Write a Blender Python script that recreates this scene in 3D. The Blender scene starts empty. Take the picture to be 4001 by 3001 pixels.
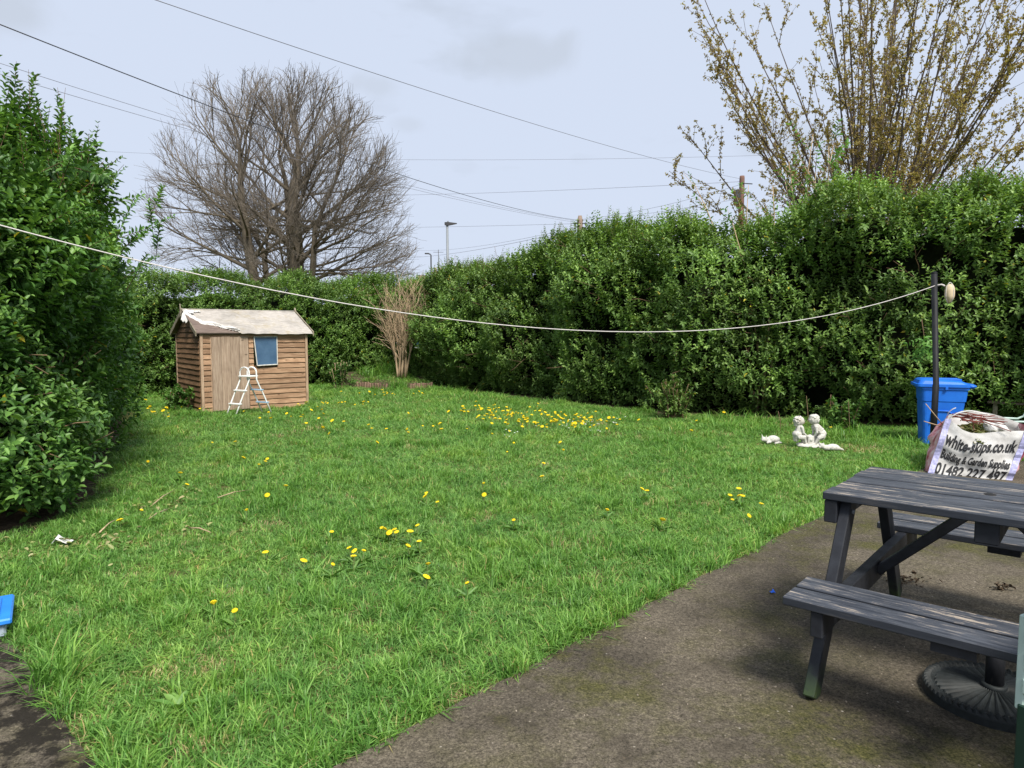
import bpy, bmesh, math, random
import numpy as np
from mathutils import Vector, Matrix, Euler

random.seed(7); RNG = np.random.default_rng(11)
scene = bpy.context.scene
C = scene.collection
R = math.radians

# ------------------------------------------------------------------ camera
F, CX, CY, CAMH = 1500.0, 1106.0, 829.5, 1.55
PITCH = math.atan(114.5 / F)
cam = bpy.data.objects.new('camera', bpy.data.cameras.new('camera')); C.objects.link(cam)
cam.location = (0, 0, CAMH); cam.rotation_euler = (math.pi/2 - PITCH, 0, 0)
cam.data.sensor_width = 36; cam.data.sensor_fit = 'HORIZONTAL'; cam.data.lens = F / 2212 * 36
cam.data.clip_start = 0.05; cam.data.clip_end = 2000
scene.camera = cam

# ------------------------------------------------------------------ light
SUN_AZ = math.atan2(-0.93, 0.36)          # direction towards the sun, in plan
SUN_EL = R(52)
scene.view_settings.view_transform = 'Standard'; scene.view_settings.look = 'None'
scene.view_settings.exposure = 0.28; scene.view_settings.gamma = 1.0
world = bpy.data.worlds.new('World'); scene.world = world; world.use_nodes = True
nt = world.node_tree; nt.nodes.clear()
wo = nt.nodes.new('ShaderNodeOutputWorld'); bg = nt.nodes.new('ShaderNodeBackground')
sky = nt.nodes.new('ShaderNodeTexSky'); sky.sky_type = 'NISHITA'; sky.sun_disc = False
sky.sun_elevation = SUN_EL; sky.sun_rotation = math.pi/2 - SUN_AZ; sky.dust_density = 3.0; sky.air_density = 1.0
tc = nt.nodes.new('ShaderNodeTexCoord'); mp = nt.nodes.new('ShaderNodeMapping')
mp.inputs['Scale'].default_value = (3.2, 3.2, 9.0); mp.inputs['Location'].default_value = (2.3, 0.4, 3.1)
nz = nt.nodes.new('ShaderNodeTexNoise'); nz.inputs['Scale'].default_value = 1.3; nz.inputs['Detail'].default_value = 5
cr = nt.nodes.new('ShaderNodeValToRGB')
cr.color_ramp.elements[0].position = 0.63; cr.color_ramp.elements[0].color = (5.75, 6.42, 7.75, 1)
cr.color_ramp.elements[1].position = 0.80; cr.color_ramp.elements[1].color = (4.85, 5.4, 6.35, 1)
mx = nt.nodes.new('ShaderNodeMix'); mx.data_type = 'RGBA'; mx.inputs[0].default_value = 0.93
nt.links.new(tc.outputs['Generated'], mp.inputs[0]); nt.links.new(mp.outputs[0], nz.inputs['Vector'])
nt.links.new(nz.outputs['Fac'], cr.inputs[0])
cloud = cr.outputs[0]
nz2 = nt.nodes.new('ShaderNodeTexNoise'); nz2.inputs['Scale'].default_value = 11.0; nz2.inputs['Detail'].default_value = 5; nz2.inputs['Distortion'].default_value = 0.6
nt.links.new(tc.outputs['Generated'], nz2.inputs['Vector'])
for (cx_, cz_, wx_, wz_, amt) in ((0.0145, 0.357, 0.075, 0.024, 0.55), (-0.181, 0.318, 0.028, 0.013, 0.4), (-0.54, 0.345, 0.04, 0.025, 0.6), (-0.137, 0.275, 0.022, 0.010, 0.3)):
    sb_ = nt.nodes.new('ShaderNodeVectorMath'); sb_.operation = 'SUBTRACT'; nt.links.new(tc.outputs['Generated'], sb_.inputs[0]); sb_.inputs[1].default_value = (cx_, math.sqrt(max(0, 1-cx_*cx_-cz_*cz_)), cz_)
    sc_ = nt.nodes.new('ShaderNodeVectorMath'); sc_.operation = 'MULTIPLY'; nt.links.new(sb_.outputs[0], sc_.inputs[0]); sc_.inputs[1].default_value = (1/wx_, 4.0, 1/wz_)
    ln_ = nt.nodes.new('ShaderNodeVectorMath'); ln_.operation = 'LENGTH'; nt.links.new(sc_.outputs[0], ln_.inputs[0])
    m1 = nt.nodes.new('ShaderNodeMath'); m1.operation = 'MULTIPLY_ADD'; nt.links.new(nz2.outputs['Fac'], m1.inputs[0]); m1.inputs[1].default_value = -2.6; nt.links.new(ln_.outputs['Value'], m1.inputs[2])
    mr = nt.nodes.new('ShaderNodeMapRange'); mr.interpolation_type = 'SMOOTHSTEP'; nt.links.new(m1.outputs[0], mr.inputs['Value']); mr.inputs['From Min'].default_value = -0.95; mr.inputs['From Max'].default_value = 0.15; mr.inputs['To Min'].default_value = amt; mr.inputs['To Max'].default_value = 0.0
    mk = nt.nodes.new('ShaderNodeMix'); mk.data_type = 'RGBA'; nt.links.new(mr.outputs['Result'], mk.inputs[0]); nt.links.new(cloud, mk.inputs[6]); mk.inputs[7].default_value = (4.7, 5.15, 5.85, 1); cloud = mk.outputs[2]
nt.links.new(sky.outputs[0], mx.inputs[6]); nt.links.new(cloud, mx.inputs[7])
nt.links.new(mx.outputs[2], bg.inputs['Color']); bg.inputs['Strength'].default_value = 0.10
nt.links.new(bg.outputs[0], wo.inputs['Surface'])
sun = bpy.data.objects.new('sun', bpy.data.lights.new('sun', 'SUN')); C.objects.link(sun)
sun.data.energy = 5.0; sun.data.angle = R(17); sun.data.color = (1.0, 0.95, 0.86)
sd = Vector((math.cos(SUN_AZ)*math.cos(SUN_EL), math.sin(SUN_AZ)*math.cos(SUN_EL), math.sin(SUN_EL)))
sun.rotation_euler = sd.to_track_quat('Z', 'Y').to_euler(); sun.location = sd * 60

# ------------------------------------------------------------------ helpers
def ray(px, py):
    up = -(py - CY) / F; c, s = math.cos(PITCH), math.sin(PITCH)
    return Vector(((px - CX) / F, c + up * s, up * c - s))
def G(px, py, z=0.0):                     # picture point lying on the level z
    d = ray(px, py); t = (z - CAMH) / d.z
    return Vector((d.x * t, d.y * t, z))
def AT(px, py, y):                        # picture point at the distance y in front of the camera
    d = ray(px, py); t = y / d.y
    return Vector((d.x * t, y, CAMH + d.z * t))

def tag(o, label=None, cat=None, group=None, kind=None):
    if label: o['label'] = label
    if cat: o['category'] = cat
    if group: o['group'] = group
    if kind: o['kind'] = kind
    return o
def thing(name, label, cat, loc=(0, 0, 0), rotz=0.0, group=None):
    o = bpy.data.objects.new(name, None); C.objects.link(o)
    o.location = loc; o.rotation_euler = (0, 0, rotz); o.empty_display_size = 0.1
    return tag(o, label, cat, group)
def link(name, me, mat=None, parent=None):
    if mat is not None and not me.materials:
        for m in (mat if isinstance(mat, (list, tuple)) else [mat]): me.materials.append(m)
    o = bpy.data.objects.new(name, me); C.objects.link(o)
    if parent: o.parent = parent
    return o
def from_bm(name, bm, mat, parent=None, smooth=False):
    me = bpy.data.meshes.new(name); bm.to_mesh(me); bm.free()
    if smooth: me.shade_smooth()
    return link(name, me, mat, parent)
def mesh_np(name, V, Fc, attrs=None, smooth=False, fmat=None):
    V = np.asarray(V, np.float32); Fc = np.asarray(Fc, np.int32); n, k = Fc.shape
    me = bpy.data.meshes.new(name)
    me.vertices.add(len(V)); me.vertices.foreach_set('co', V.ravel())
    me.loops.add(n * k); me.loops.foreach_set('vertex_index', Fc.ravel())
    me.polygons.add(n); me.polygons.foreach_set('loop_start', np.arange(0, n * k, k, dtype=np.int32))
    if fmat is not None: me.polygons.foreach_set('material_index', np.asarray(fmat, np.int32))
    if smooth: me.polygons.foreach_set('use_smooth', np.ones(n, bool))
    for a, v in (attrs or {}).items():
        at = me.attributes.new(a, 'FLOAT', 'POINT'); at.data.foreach_set('value', np.asarray(v, np.float32))
    me.update(calc_edges=True); me.validate(); return me
def box_bm(bm, x0, x1, y0, y1, z0, z1, M=None, bevel=0.0):
    vs = [bm.verts.new(p) for p in ((x0,y0,z0),(x1,y0,z0),(x1,y1,z0),(x0,y1,z0),(x0,y0,z1),(x1,y0,z1),(x1,y1,z1),(x0,y1,z1))]
    fs = [bm.faces.new([vs[i] for i in q]) for q in ((3,2,1,0),(4,5,6,7),(0,1,5,4),(1,2,6,5),(2,3,7,6),(3,0,4,7))]
    if bevel:
        es = list({e for f in fs for e in f.edges})
        r = bmesh.ops.bevel(bm, geom=es, offset=bevel, segments=1, affect='EDGES', profile=0.5)
        vs = list({v for f in r['faces'] for v in f.verts} | {v for v in vs if v.is_valid})
    if M is not None: bmesh.ops.transform(bm, matrix=M, verts=[v for v in vs if v.is_valid])
def box(name, x0, x1, y0, y1, z0, z1, mat, parent=None, M=None, bevel=0.0):
    bm = bmesh.new(); box_bm(bm, x0, x1, y0, y1, z0, z1, M, bevel); return from_bm(name, bm, mat, parent)
class Tubes:
    def __init__(s): s.v = []; s.f = []; s.tip = []
    def add(s, pts, rad, n=5):
        pts = [Vector(p) for p in pts]; m = len(pts)
        if not hasattr(rad, '__len__'): rad = [rad] * m
        b = len(s.v); ref = Vector((0.31, 0.17, 0.93))
        for i, p in enumerate(pts):
            t = (pts[min(i+1, m-1)] - pts[max(i-1, 0)])
            t = t.normalized() if t.length > 1e-9 else Vector((0, 0, 1))
            a = t.cross(ref)
            if a.length < 0.15: a = t.cross(Vector((1, 0.2, 0)))
            a.normalize(); c = t.cross(a)
            for k in range(n):
                w = 2 * math.pi * k / n; q = p + (a * math.cos(w) + c * math.sin(w)) * rad[i]
                s.v.append((q.x, q.y, q.z))
        for i in range(m - 1):
            for k in range(n):
                k2 = (k + 1) % n
                s.f.append((b + i*n + k, b + i*n + k2, b + (i+1)*n + k2, b + (i+1)*n + k))
        if n > 4:
            s.caps = getattr(s, 'caps', []); s.caps += [tuple(b + k for k in range(n))[::-1], tuple(b + (m-1)*n + k for k in range(n))]
    def build(s, name, mat, parent=None, smooth=True):
        me = bpy.data.meshes.new(name); me.from_pydata(s.v, [], s.f + getattr(s, 'caps', []))
        if smooth: me.shade_smooth()
        return link(name, me, mat, parent)
def tube(name, pts, rad, mat, parent=None, n=8):
    t = Tubes(); t.add(pts, rad, n); return t.build(name, mat, parent)
def lathe(name, prof, mat, parent=None, n=24, smooth=True):
    V = []; Fc = []
    for r, z in prof:
        for k in range(n): V.append((r * math.cos(2*math.pi*k/n), r * math.sin(2*math.pi*k/n), z))
    for i in range(len(prof) - 1):
        for k in range(n): Fc.append((i*n+k, i*n+(k+1)%n, (i+1)*n+(k+1)%n, (i+1)*n+k))
    Fc.append(tuple(range(n))[::-1]); Fc.append(tuple((len(prof)-1)*n + k for k in range(n)))
    me = bpy.data.meshes.new(name); me.from_pydata(V, [], Fc)
    if smooth: me.shade_smooth()
    return link(name, me, mat, parent)
_lat = np.random.default_rng(5).random((32, 32, 32)).astype(np.float32)
def vnoise(P, s=1.0, off=0.0):            # smooth value noise, 0..1
    P = np.asarray(P, np.float64) / s + off + 100.0
    i = np.floor(P).astype(int); f = P - i; f = f*f*(3-2*f); r = 0
    for a in (0, 1):
        for b in (0, 1):
            for c in (0, 1):
                w = (f[..., 0] if a else 1-f[..., 0]) * (f[..., 1] if b else 1-f[..., 1]) * (f[..., 2] if c else 1-f[..., 2])
                r = r + w * _lat[(i[..., 0]+a) % 32, (i[..., 1]+b) % 32, (i[..., 2]+c) % 32]
    return r
def inside(P, poly):                      # points in polygon, plan view
    x, y = P[:, 0], P[:, 1]; r = np.zeros(len(P), bool); j = len(poly) - 1
    for i in range(len(poly)):
        xi, yi = poly[i][0], poly[i][1]; xj, yj = poly[j][0], poly[j][1]
        if yi != yj: r ^= ((yi > y) != (yj > y)) & (x < (xj-xi)*(y-yi)/(yj-yi) + xi)
        j = i
    return r

# ------------------------------------------------------------------ materials
class NB:                                  # small node builder
    def __init__(s, name):
        s.m = bpy.data.materials.new(name); s.m.use_nodes = True; s.t = s.m.node_tree; s.t.nodes.clear()
        s.out = s.t.nodes.new('ShaderNodeOutputMaterial')
    def n(s, typ, **kw):
        o = s.t.nodes.new('ShaderNode' + typ)
        for k, v in kw.items():
            if k in o.inputs: s.set(o.inputs[k], v)
            else: setattr(o, k, v)
        return o
    def set(s, sock, v):
        if hasattr(v, 'links') or isinstance(v, bpy.types.NodeSocket): s.t.links.new(v, sock)
        else: sock.default_value = v
    def coord(s, kind='Object', scale=(1, 1, 1), rand=False):
        c = s.n('TexCoord').outputs[kind]
        m = s.n('Mapping'); m.inputs['Scale'].default_value = scale; s.t.links.new(c, m.inputs['Vector'])
        if rand:
            oi = s.n('ObjectInfo'); mu = s.n('Math', operation='MULTIPLY'); s.t.links.new(oi.outputs['Random'], mu.inputs[0]); mu.inputs[1].default_value = 37.0
            cb = s.n('CombineXYZ'); s.t.links.new(mu.outputs[0], cb.inputs[0]); s.t.links.new(mu.outputs[0], cb.inputs[1]); s.t.links.new(mu.outputs[0], cb.inputs[2])
            s.t.links.new(cb.outputs[0], m.inputs['Location'])
        return m.outputs[0]
    def noise(s, vec, scale, detail=4, rough=0.55, dist=0.0):
        o = s.n('TexNoise'); s.t.links.new(vec, o.inputs['Vector'])
        o.inputs['Scale'].default_value = scale; o.inputs['Detail'].default_value = detail
        o.inputs['Roughness'].default_value = rough; o.inputs['Distortion'].default_value = dist
        return o.outputs['Fac']
    def ramp(s, fac, stops, interp='LINEAR'):
        o = s.n('ValToRGB'); e = o.color_ramp.elements; o.color_ramp.interpolation = interp
        while len(e) < len(stops): e.new(0.5)
        for i, (p, c) in enumerate(stops):
            e[i].position = p; e[i].color = tuple(c) + ((1,) if len(c) == 3 else ()) if hasattr(c, '__len__') else (c, c, c, 1)
        s.t.links.new(fac, o.inputs[0]); return o.outputs[0]
    def mix(s, fac, a, b, mode='MIX'):
        o = s.n('Mix', data_type='RGBA', blend_type=mode)
        s.set(o.inputs[0], fac)
        s.set(o.inputs[6], a if not isinstance(a, tuple) or len(a) == 4 else a + (1,)); s.set(o.inputs[7], b if not isinstance(b, tuple) or len(b) == 4 else b + (1,))
        return o.outputs[2]
    def bsdf(s, col, rough=0.7, spec=0.4, bump=None, bstr=0.3, bdist=0.01, metal=0.0, trans=None, tcol=None):
        p = s.n('BsdfPrincipled'); s.set(p.inputs['Base Color'], col if not isinstance(col, tuple) or len(col) == 4 else col + (1,))
        s.set(p.inputs['Roughness'], rough); s.set(p.inputs['Specular IOR Level'], spec); p.inputs['Metallic'].default_value = metal
        if bump is not None:
            b = s.n('Bump'); b.inputs['Strength'].default_value = bstr; b.inputs['Distance'].default_value = bdist
            s.t.links.new(bump, b.inputs['Height']); s.t.links.new(b.outputs[0], p.inputs['Normal'])
        o = p.outputs[0]
        if trans:
            tr = s.n('BsdfTranslucent'); s.set(tr.inputs['Color'], tcol if tcol is not None else col)
            ms = s.n('MixShader'); ms.inputs[0].default_value = trans
            s.t.links.new(o, ms.inputs[1]); s.t.links.new(tr.outputs[0], ms.inputs[2]); o = ms.outputs[0]
        s.t.links.new(o, s.out.inputs['Surface']); return s.m
    def attr(s, name): return s.n('Attribute', attribute_name=name).outputs['Fac']
    def objrand(s): return s.n('ObjectInfo').outputs['Random']
    def pos(s): return s.n('NewGeometry').outputs['Position']

def plain(name, col, rough=0.6, spec=0.4, var=0.12, scale=8.0, bstr=0.15, metal=0.0):
    b = NB(name); v = b.coord('Object', rand=True); f = b.noise(v, scale, 5)
    lo = tuple(c * (1 - var) for c in col); hi = tuple(min(1, c * (1 + var)) for c in col)
    return b.bsdf(b.ramp(f, [(0.3, lo), (0.7, hi)]), rough, spec, f, bstr, 0.004, metal)
def leafmat(name, stops, trans=0.3, rough=0.45, spec=0.35, patch=0.35, pscale=0.9):
    b = NB(name); c = b.ramp(b.attr('rnd'), stops)
    n = b.noise(b.pos(), pscale, 3); m = b.ramp(n, [(0.3, (1-patch,)*3), (0.7, (1+patch,)*3)])
    c2 = b.mix(1.0, c, m, 'MULTIPLY')
    return b.bsdf(c2, rough, spec, trans=trans, tcol=b.mix(1.0, c2, (1.25, 1.25, 0.6, 1), 'MULTIPLY'))
def woodmat(name, dark, mid, light, grain=(1.2, 14, 14), rough=0.8, knots=True, spread=0.35):
    b = NB(name); v = b.coord('Object', grain, rand=True)
    g = b.noise(v, 3.0, 6, 0.6, 0.8); c = b.ramp(g, [(0.25, dark), (0.5, mid), (0.75, light)])
    r = b.ramp(b.objrand(), [(0.0, (1-spread,)*3), (1.0, (1+spread*0.6,)*3)])
    c = b.mix(1.0, c, r, 'MULTIPLY')
    v2 = b.coord('Object', (1, 1, 1), rand=True); st = b.noise(v2, 2.6, 4)
    c = b.mix(b.ramp(st, [(0.5, 0.0), (0.75, 0.55)]), c, dark)
    if knots:
        vo = b.n('TexVoronoi'); vo.inputs['Scale'].default_value = 3.3; b.t.links.new(b.coord('Object', (1, 2, 2), rand=True), vo.inputs['Vector'])
        c = b.mix(b.ramp(vo.outputs['Distance'], [(0.05, 0.75), (0.12, 0.0)]), c, tuple(x*0.55 for x in dark))
    return b.bsdf(c, rough, 0.25, g, 0.35, 0.004)

def leaf_stops(a, b_, c, yellow=0.985):
    return [(0.0, a), (0.5, b_), (0.93, c), (yellow, c), (min(1, yellow+0.012), (0.42, 0.36, 0.03))]
M = {}
M['privet_near'] = leafmat('privet_near', leaf_stops((0.042, 0.105, 0.026), (0.094, 0.205, 0.045), (0.195, 0.345, 0.08), 0.988), 0.28)
M['privet_right'] = leafmat('privet_right', leaf_stops((0.064, 0.130, 0.030), (0.135, 0.240, 0.054), (0.26, 0.39, 0.10), 0.990), 0.28)
M['privet_back'] = leafmat('privet_back', leaf_stops((0.068, 0.142, 0.030), (0.122, 0.222, 0.048), (0.21, 0.33, 0.078), 0.992), 0.28)
M['elder'] = leafmat('elder', leaf_stops((0.075, 0.19, 0.035), (0.12, 0.27, 0.055), (0.18, 0.34, 0.08), 0.999), 0.35)
M['weed'] = leafmat('weed', leaf_stops((0.05, 0.13, 0.03), (0.09, 0.2, 0.04), (0.15, 0.27, 0.06), 0.99), 0.3)
M['maple_leaf'] = leafmat('maple_leaf', [(0.0, (0.24, 0.165, 0.07)), (0.5, (0.34, 0.26, 0.085)), (1.0, (0.36, 0.33, 0.095))], 0.45, pscale=2.5, patch=0.25)
M['dry_leaf'] = leafmat('dry_leaf', [(0.0, (0.16, 0.2, 0.06)), (0.5, (0.30, 0.33, 0.12)), (1.0, (0.42, 0.36, 0.2))], 0.25)
M['core'] = plain('inner_shade', (0.010, 0.014, 0.006), 0.95, 0.05, 0.4, 20)  # near-black: shade inside hedges and window gap put into the colour
M['twig'] = plain('twig', (0.15, 0.095, 0.06), 0.85, 0.2, 0.35, 12)
M['cut_twig'] = plain('cut_twig', (0.17, 0.115, 0.07), 0.85, 0.2, 0.3, 12)
M['bark_oak'] = plain('bark_oak', (0.13, 0.108, 0.080), 0.9, 0.15, 0.3, 3.0, 0.4)
M['bark_twig'] = plain('bark_twig', (0.17, 0.145, 0.12), 0.9, 0.15, 0.25, 2.0)
M['bark_maple'] = plain('bark_maple', (0.115, 0.090, 0.075), 0.9, 0.15, 0.3, 4.0, 0.4)
M['shrub_bark'] = plain('shrub_bark', (0.40, 0.295, 0.19), 0.85, 0.2, 0.25, 6.0)
def grassmat(name, a, b_, c, straw=0.95):
    nb = NB(name); col = nb.ramp(nb.attr('rnd'), [(0.0, a), (0.5, b_), (straw-0.06, c), (straw, c), (straw+0.015, (0.40, 0.34, 0.15))])
    n = nb.noise(nb.pos(), 0.8, 4, 0.6); m = nb.ramp(n, [(0.30, (0.72, 0.82, 0.66)), (0.5, (1, 1, 1)), (0.70, (1.30, 1.15, 1.0))])
    c2 = nb.mix(1.0, col, m, 'MULTIPLY')
    n3 = nb.noise(nb.pos(), 6.5, 3, 0.6); c2 = nb.mix(1.0, c2, nb.ramp(n3, [(0.35, (0.78, 0.84, 0.8)), (0.65, (1.22, 1.12, 1.05))]), 'MULTIPLY')
    n2 = nb.noise(nb.pos(), 3.2, 4, 0.65)
    c2 = nb.mix(nb.ramp(n2, [(0.65, 0.0), (0.77, 0.28)]), c2, (0.27, 0.235, 0.09))
    return nb.bsdf(c2, 0.45, 0.35, trans=0.35, tcol=nb.mix(1.0, c2, (1.2, 1.2, 0.6, 1), 'MULTIPLY'))
M['grass'] = grassmat('grass', (0.072, 0.185, 0.034), (0.145, 0.318, 0.066), (0.245, 0.435, 0.12))
M['grass_tall'] = grassmat('grass_tall', (0.075, 0.20, 0.03), (0.14, 0.31, 0.055), (0.23, 0.42, 0.10), 0.97)
M['dry_grass'] = leafmat('dry_grass', [(0.0, (0.30, 0.25, 0.11)), (1.0, (0.46, 0.39, 0.2))], 0.25)
nb = NB('lawn_soil'); f = nb.noise(nb.pos(), 38, 6, 0.75); f2 = nb.noise(nb.pos(), 0.5, 3)
c = nb.ramp(f, [(0.35, (0.035, 0.042, 0.014)), (0.5, (0.085, 0.10, 0.03)), (0.65, (0.18, 0.15, 0.07))])
M['lawn_soil'] = nb.bsdf(c, 0.95, 0.1, f, 0.6, 0.02)
nb = NB('soil'); f = nb.noise(nb.pos(), 22, 6, 0.7)
M['soil'] = nb.bsdf(nb.ramp(f, [(0.3, (0.035, 0.025, 0.017)), (0.55, (0.085, 0.062, 0.042)), (0.75, (0.17, 0.135, 0.095))]), 0.95, 0.1, f, 0.8, 0.03)
def concrete(name, darker=0.0):
    b = NB(name); p = b.pos()
    big = b.noise(p, 0.9, 5, 0.6); med = b.noise(p, 6.0, 7, 0.75); fine = b.noise(p, 120, 4, 0.75); fine2 = b.noise(p, 48, 6, 0.8)
    mixn = b.mix(0.5, fine2, fine)
    c = b.ramp(mixn, [(0.38, (0.032, 0.027, 0.020)), (0.47, (0.085, 0.072, 0.054)), (0.55, (0.145, 0.123, 0.092)), (0.66, (0.29, 0.25, 0.19))])
    c = b.mix(b.ramp(big, [(0.42, 0.0), (0.60, 0.75)]), c, b.ramp(mixn, [(0.40, (0.014, 0.012, 0.010)), (0.60, (0.070, 0.060, 0.046))]))
    c = b.mix(b.ramp(med, [(0.53, 0.0), (0.68, 0.6 + darker*0.3)]), c, (0.028, 0.023, 0.016))
    moss = b.noise(p, 2.0, 7, 0.75); sp = b.noise(p, 0.45, 2)
    mf = b.mix(1.0, b.ramp(moss, [(0.46, 0.0), (0.62, 0.8)]), b.ramp(sp, [(0.40, 0.15), (0.58, 1.0)]), 'MULTIPLY')
    c = b.mix(mf, c, b.ramp(mixn, [(0.38, (0.020, 0.024, 0.006)), (0.52, (0.070, 0.070, 0.018)), (0.64, (0.17, 0.155, 0.05))]))
    vo = b.n('TexVoronoi'); vo.inputs['Scale'].default_value = 42.0; b.t.links.new(p, vo.inputs['Vector'])
    pick = b.n('SeparateColor'); b.t.links.new(vo.outputs['Color'], pick.inputs[0])
    st = b.mix(1.0, b.ramp(vo.outputs['Distance'], [(0.10, 0.8), (0.26, 0.0)]), b.ramp(pick.outputs[0], [(0.76, 0.0), (0.90, 0.9)]), 'MULTIPLY')
    c = b.mix(st, c, b.ramp(pick.outputs[1], [(0.0, (0.12, 0.09, 0.06)), (0.88, (0.24, 0.20, 0.145)), (1.0, (0.50, 0.46, 0.40))]))
    if darker: c = b.mix(b.ramp(b.noise(p, 9.0, 6, 0.7), [(0.44, 0.0), (0.54, 0.9)]), c, (0.012, 0.010, 0.008))
    h = b.mix(0.5, fine2, med, 'ADD')
    return b.bsdf(c, 0.92, 0.15, h, 0.55, 0.010)
M['concrete'] = concrete('concrete'); M['concrete_old'] = concrete('concrete_old', 1.0)

# ------------------------------------------------------------------ ground, patio, path
def sheet(name, poly, z, mat, kind='structure', thick=0.0, parent=None):
    bm = bmesh.new(); vs = [bm.verts.new((p[0], p[1], z)) for p in poly]
    f = bm.faces.new(vs)
    if f.normal.z < 0: bmesh.ops.reverse_faces(bm, faces=[f])
    if thick:
        r = bmesh.ops.extrude_face_region(bm, geom=[f]); top = [v for v in r['geom'] if isinstance(v, bmesh.types.BMVert)]
        for v in top: v.co.z += thick
    bmesh.ops.triangulate(bm, faces=[g for g in bm.faces if len(g.verts) > 4])
    bmesh.ops.recalc_face_normals(bm, faces=bm.faces)
    if bm.faces and not thick and sum(g.normal.z for g in bm.faces) < 0: bmesh.ops.reverse_faces(bm, faces=bm.faces)
    o = from_bm(name, bm, mat, parent); tag(o, kind=kind); return o
N_ = 60; gx = np.concatenate([[-400, -120], np.linspace(-16, 14, N_), [120, 400]]); gy = np.concatenate([[-60, -12], np.linspace(0, 24, N_), [120, 900]])
XX, YY = np.meshgrid(gx, gy); PP = np.stack([XX.ravel(), YY.ravel(), 0*XX.ravel()], 1)
nx = len(gx); idx = np.arange(nx*len(gy)).reshape(len(gy), nx)
FF = np.stack([idx[:-1, :-1].ravel(), idx[:-1, 1:].ravel(), idx[1:, 1:].ravel(), idx[1:, :-1].ravel()], 1)
lawn = link('lawn', mesh_np('lawn', PP, FF), M['lawn_soil']); tag(lawn, kind='structure')
edge_px = [(600, 1735), (745, 1659), (850, 1603), (1000, 1524), (1100, 1470), (1200, 1417), (1300, 1365), (1395, 1314), (1480, 1270), (1600, 1206), (1690, 1160), (1765, 1125), (1880, 1068), (1990, 1017), (2060, 985)]
edge = []
base_e = [G(*p) for p in edge_px]
for a, b_ in zip(base_e[:-1], base_e[1:]):
    n = max(2, int((b_ - a).length / 0.09))
    for i in range(n):
        p = a.lerp(b_, i / n); j = (vnoise(np.array([[p.x, p.y, 0]]), 0.22)[0] - 0.5) * 0.03
        edge.append(Vector((p.x - 0.7*j, p.y + 0.7*j, 0)))
edge.append(base_e[-1])
patio_poly = [(-1.4, 1.4), (-1.2, -3)] + [(12, -3), (12, 3.2)] + [(p.x, p.y) for p in reversed(edge)]
patio = sheet('patio', patio_poly, 0.0, M['concrete'], thick=0.022)
path_px = [(-30, 1350), (20, 1385), (62, 1440), (95, 1490), (118, 1530), (155, 1595), (205, 1659), (260, 1740)]
path_pts = [G(*p) for p in path_px]
path_poly = [(p.x, p.y) for p in path_pts] + [(-2.2, 1.2), (-6, 1.2), (-6, 3.6)]
path = sheet('garden_path', path_poly, 0.0, M['concrete_old'], thick=0.018)

# ------------------------------------------------------------------ leaf clouds
def leaf_mesh(name, P, D, U, L, W, rnd, fold=0.25, droop=0.15):
    """leaves at P along D (unit), U roughly the upper normal"""
    n = len(P)
    S = np.cross(D, U); S /= np.maximum(np.linalg.norm(S, axis=1, keepdims=True), 1e-6)
    Nn = np.cross(S, D); L = L[:, None]; W = W[:, None]
    up = Nn * W * fold
    v = np.stack([P, P + D*L*0.30 - S*W*0.46 + up, P + D*L*0.68 - S*W*0.40 + up - Nn*L*droop*0.4, P + D*L - Nn*L*droop,
                  P + D*L*0.68 + S*W*0.40 + up - Nn*L*droop*0.4, P + D*L*0.30 + S*W*0.46 + up], 1).reshape(-1, 3)
    b = np.arange(n)[:, None] * 6
    f = np.concatenate([b + np.array([[0, 3, 2, 1]]), b + np.array([[0, 5, 4, 3]])])
    return mesh_np(name, v, f, {'rnd': np.repeat(rnd, 6)})
def unit(v): return v / np.maximum(np.linalg.norm(v, axis=-1, keepdims=True), 1e-9)
def shoots_to_leaves(B, D, Ln, K, leafL, rng, wr=0.5, tipsmall=0.4, spread=0.9):
    """B bases, D directions, Ln lengths -> leaf arrays, in opposite pairs along every shoot"""
    n = len(B); t = (np.arange(K) // 2 * 2 + 1.6) / (K + 1.0); t = np.clip(t, 0, 1)
    tt = np.broadcast_to(t, (n, K))
    bend = rng.normal(0, 0.05, (n, 1, 3)); bend[..., 2] += 0.05
    P = B[:, None, :] + D[:, None, :]*Ln[:, None, None]*tt[..., None] + bend*(tt**2)[..., None]*Ln[:, None, None]
    a = unit(np.cross(D, rng.normal(size=(n, 3)))); c = np.cross(D, a)
    ang = (np.arange(K) % 2) * math.pi + (np.arange(K) // 2) * (math.pi / 2)
    ang = ang[None, :] + rng.uniform(0, 6.28, (n, 1)) + rng.normal(0, 0.35, (n, K))
    rad = a[:, None, :]*np.cos(ang)[..., None] + c[:, None, :]*np.sin(ang)[..., None]
    LD = unit(rad*spread + D[:, None, :]*(0.35 + 0.55*tt[..., None]) + rng.normal(0, 0.18, (n, K, 3)))
    U = unit(D[:, None, :]*0.7 - rad*0.2 + np.array([0, 0, 0.9]) + rng.normal(0, 0.2, (n, K, 3)))
    Lf = leafL * rng.uniform(0.72, 1.32, (n, 1)) * (1 - tipsmall*tt**2) * rng.uniform(0.7, 1.2, (n, K))
    sh = rng.random((n, 1))*0.55
    rnd = np.clip(sh + 0.25*tt + rng.uniform(-0.1, 0.25, (n, K)), 0, 0.94)
    yel = rng.random((n, K)) > 0.994; rnd = np.where(yel, 0.999, rnd)
    return P.reshape(-1, 3), LD.reshape(-1, 3), U.reshape(-1, 3), Lf.ravel(), Lf.ravel()*wr*rng.uniform(0.85, 1.15, n*K), rnd.ravel()
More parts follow.
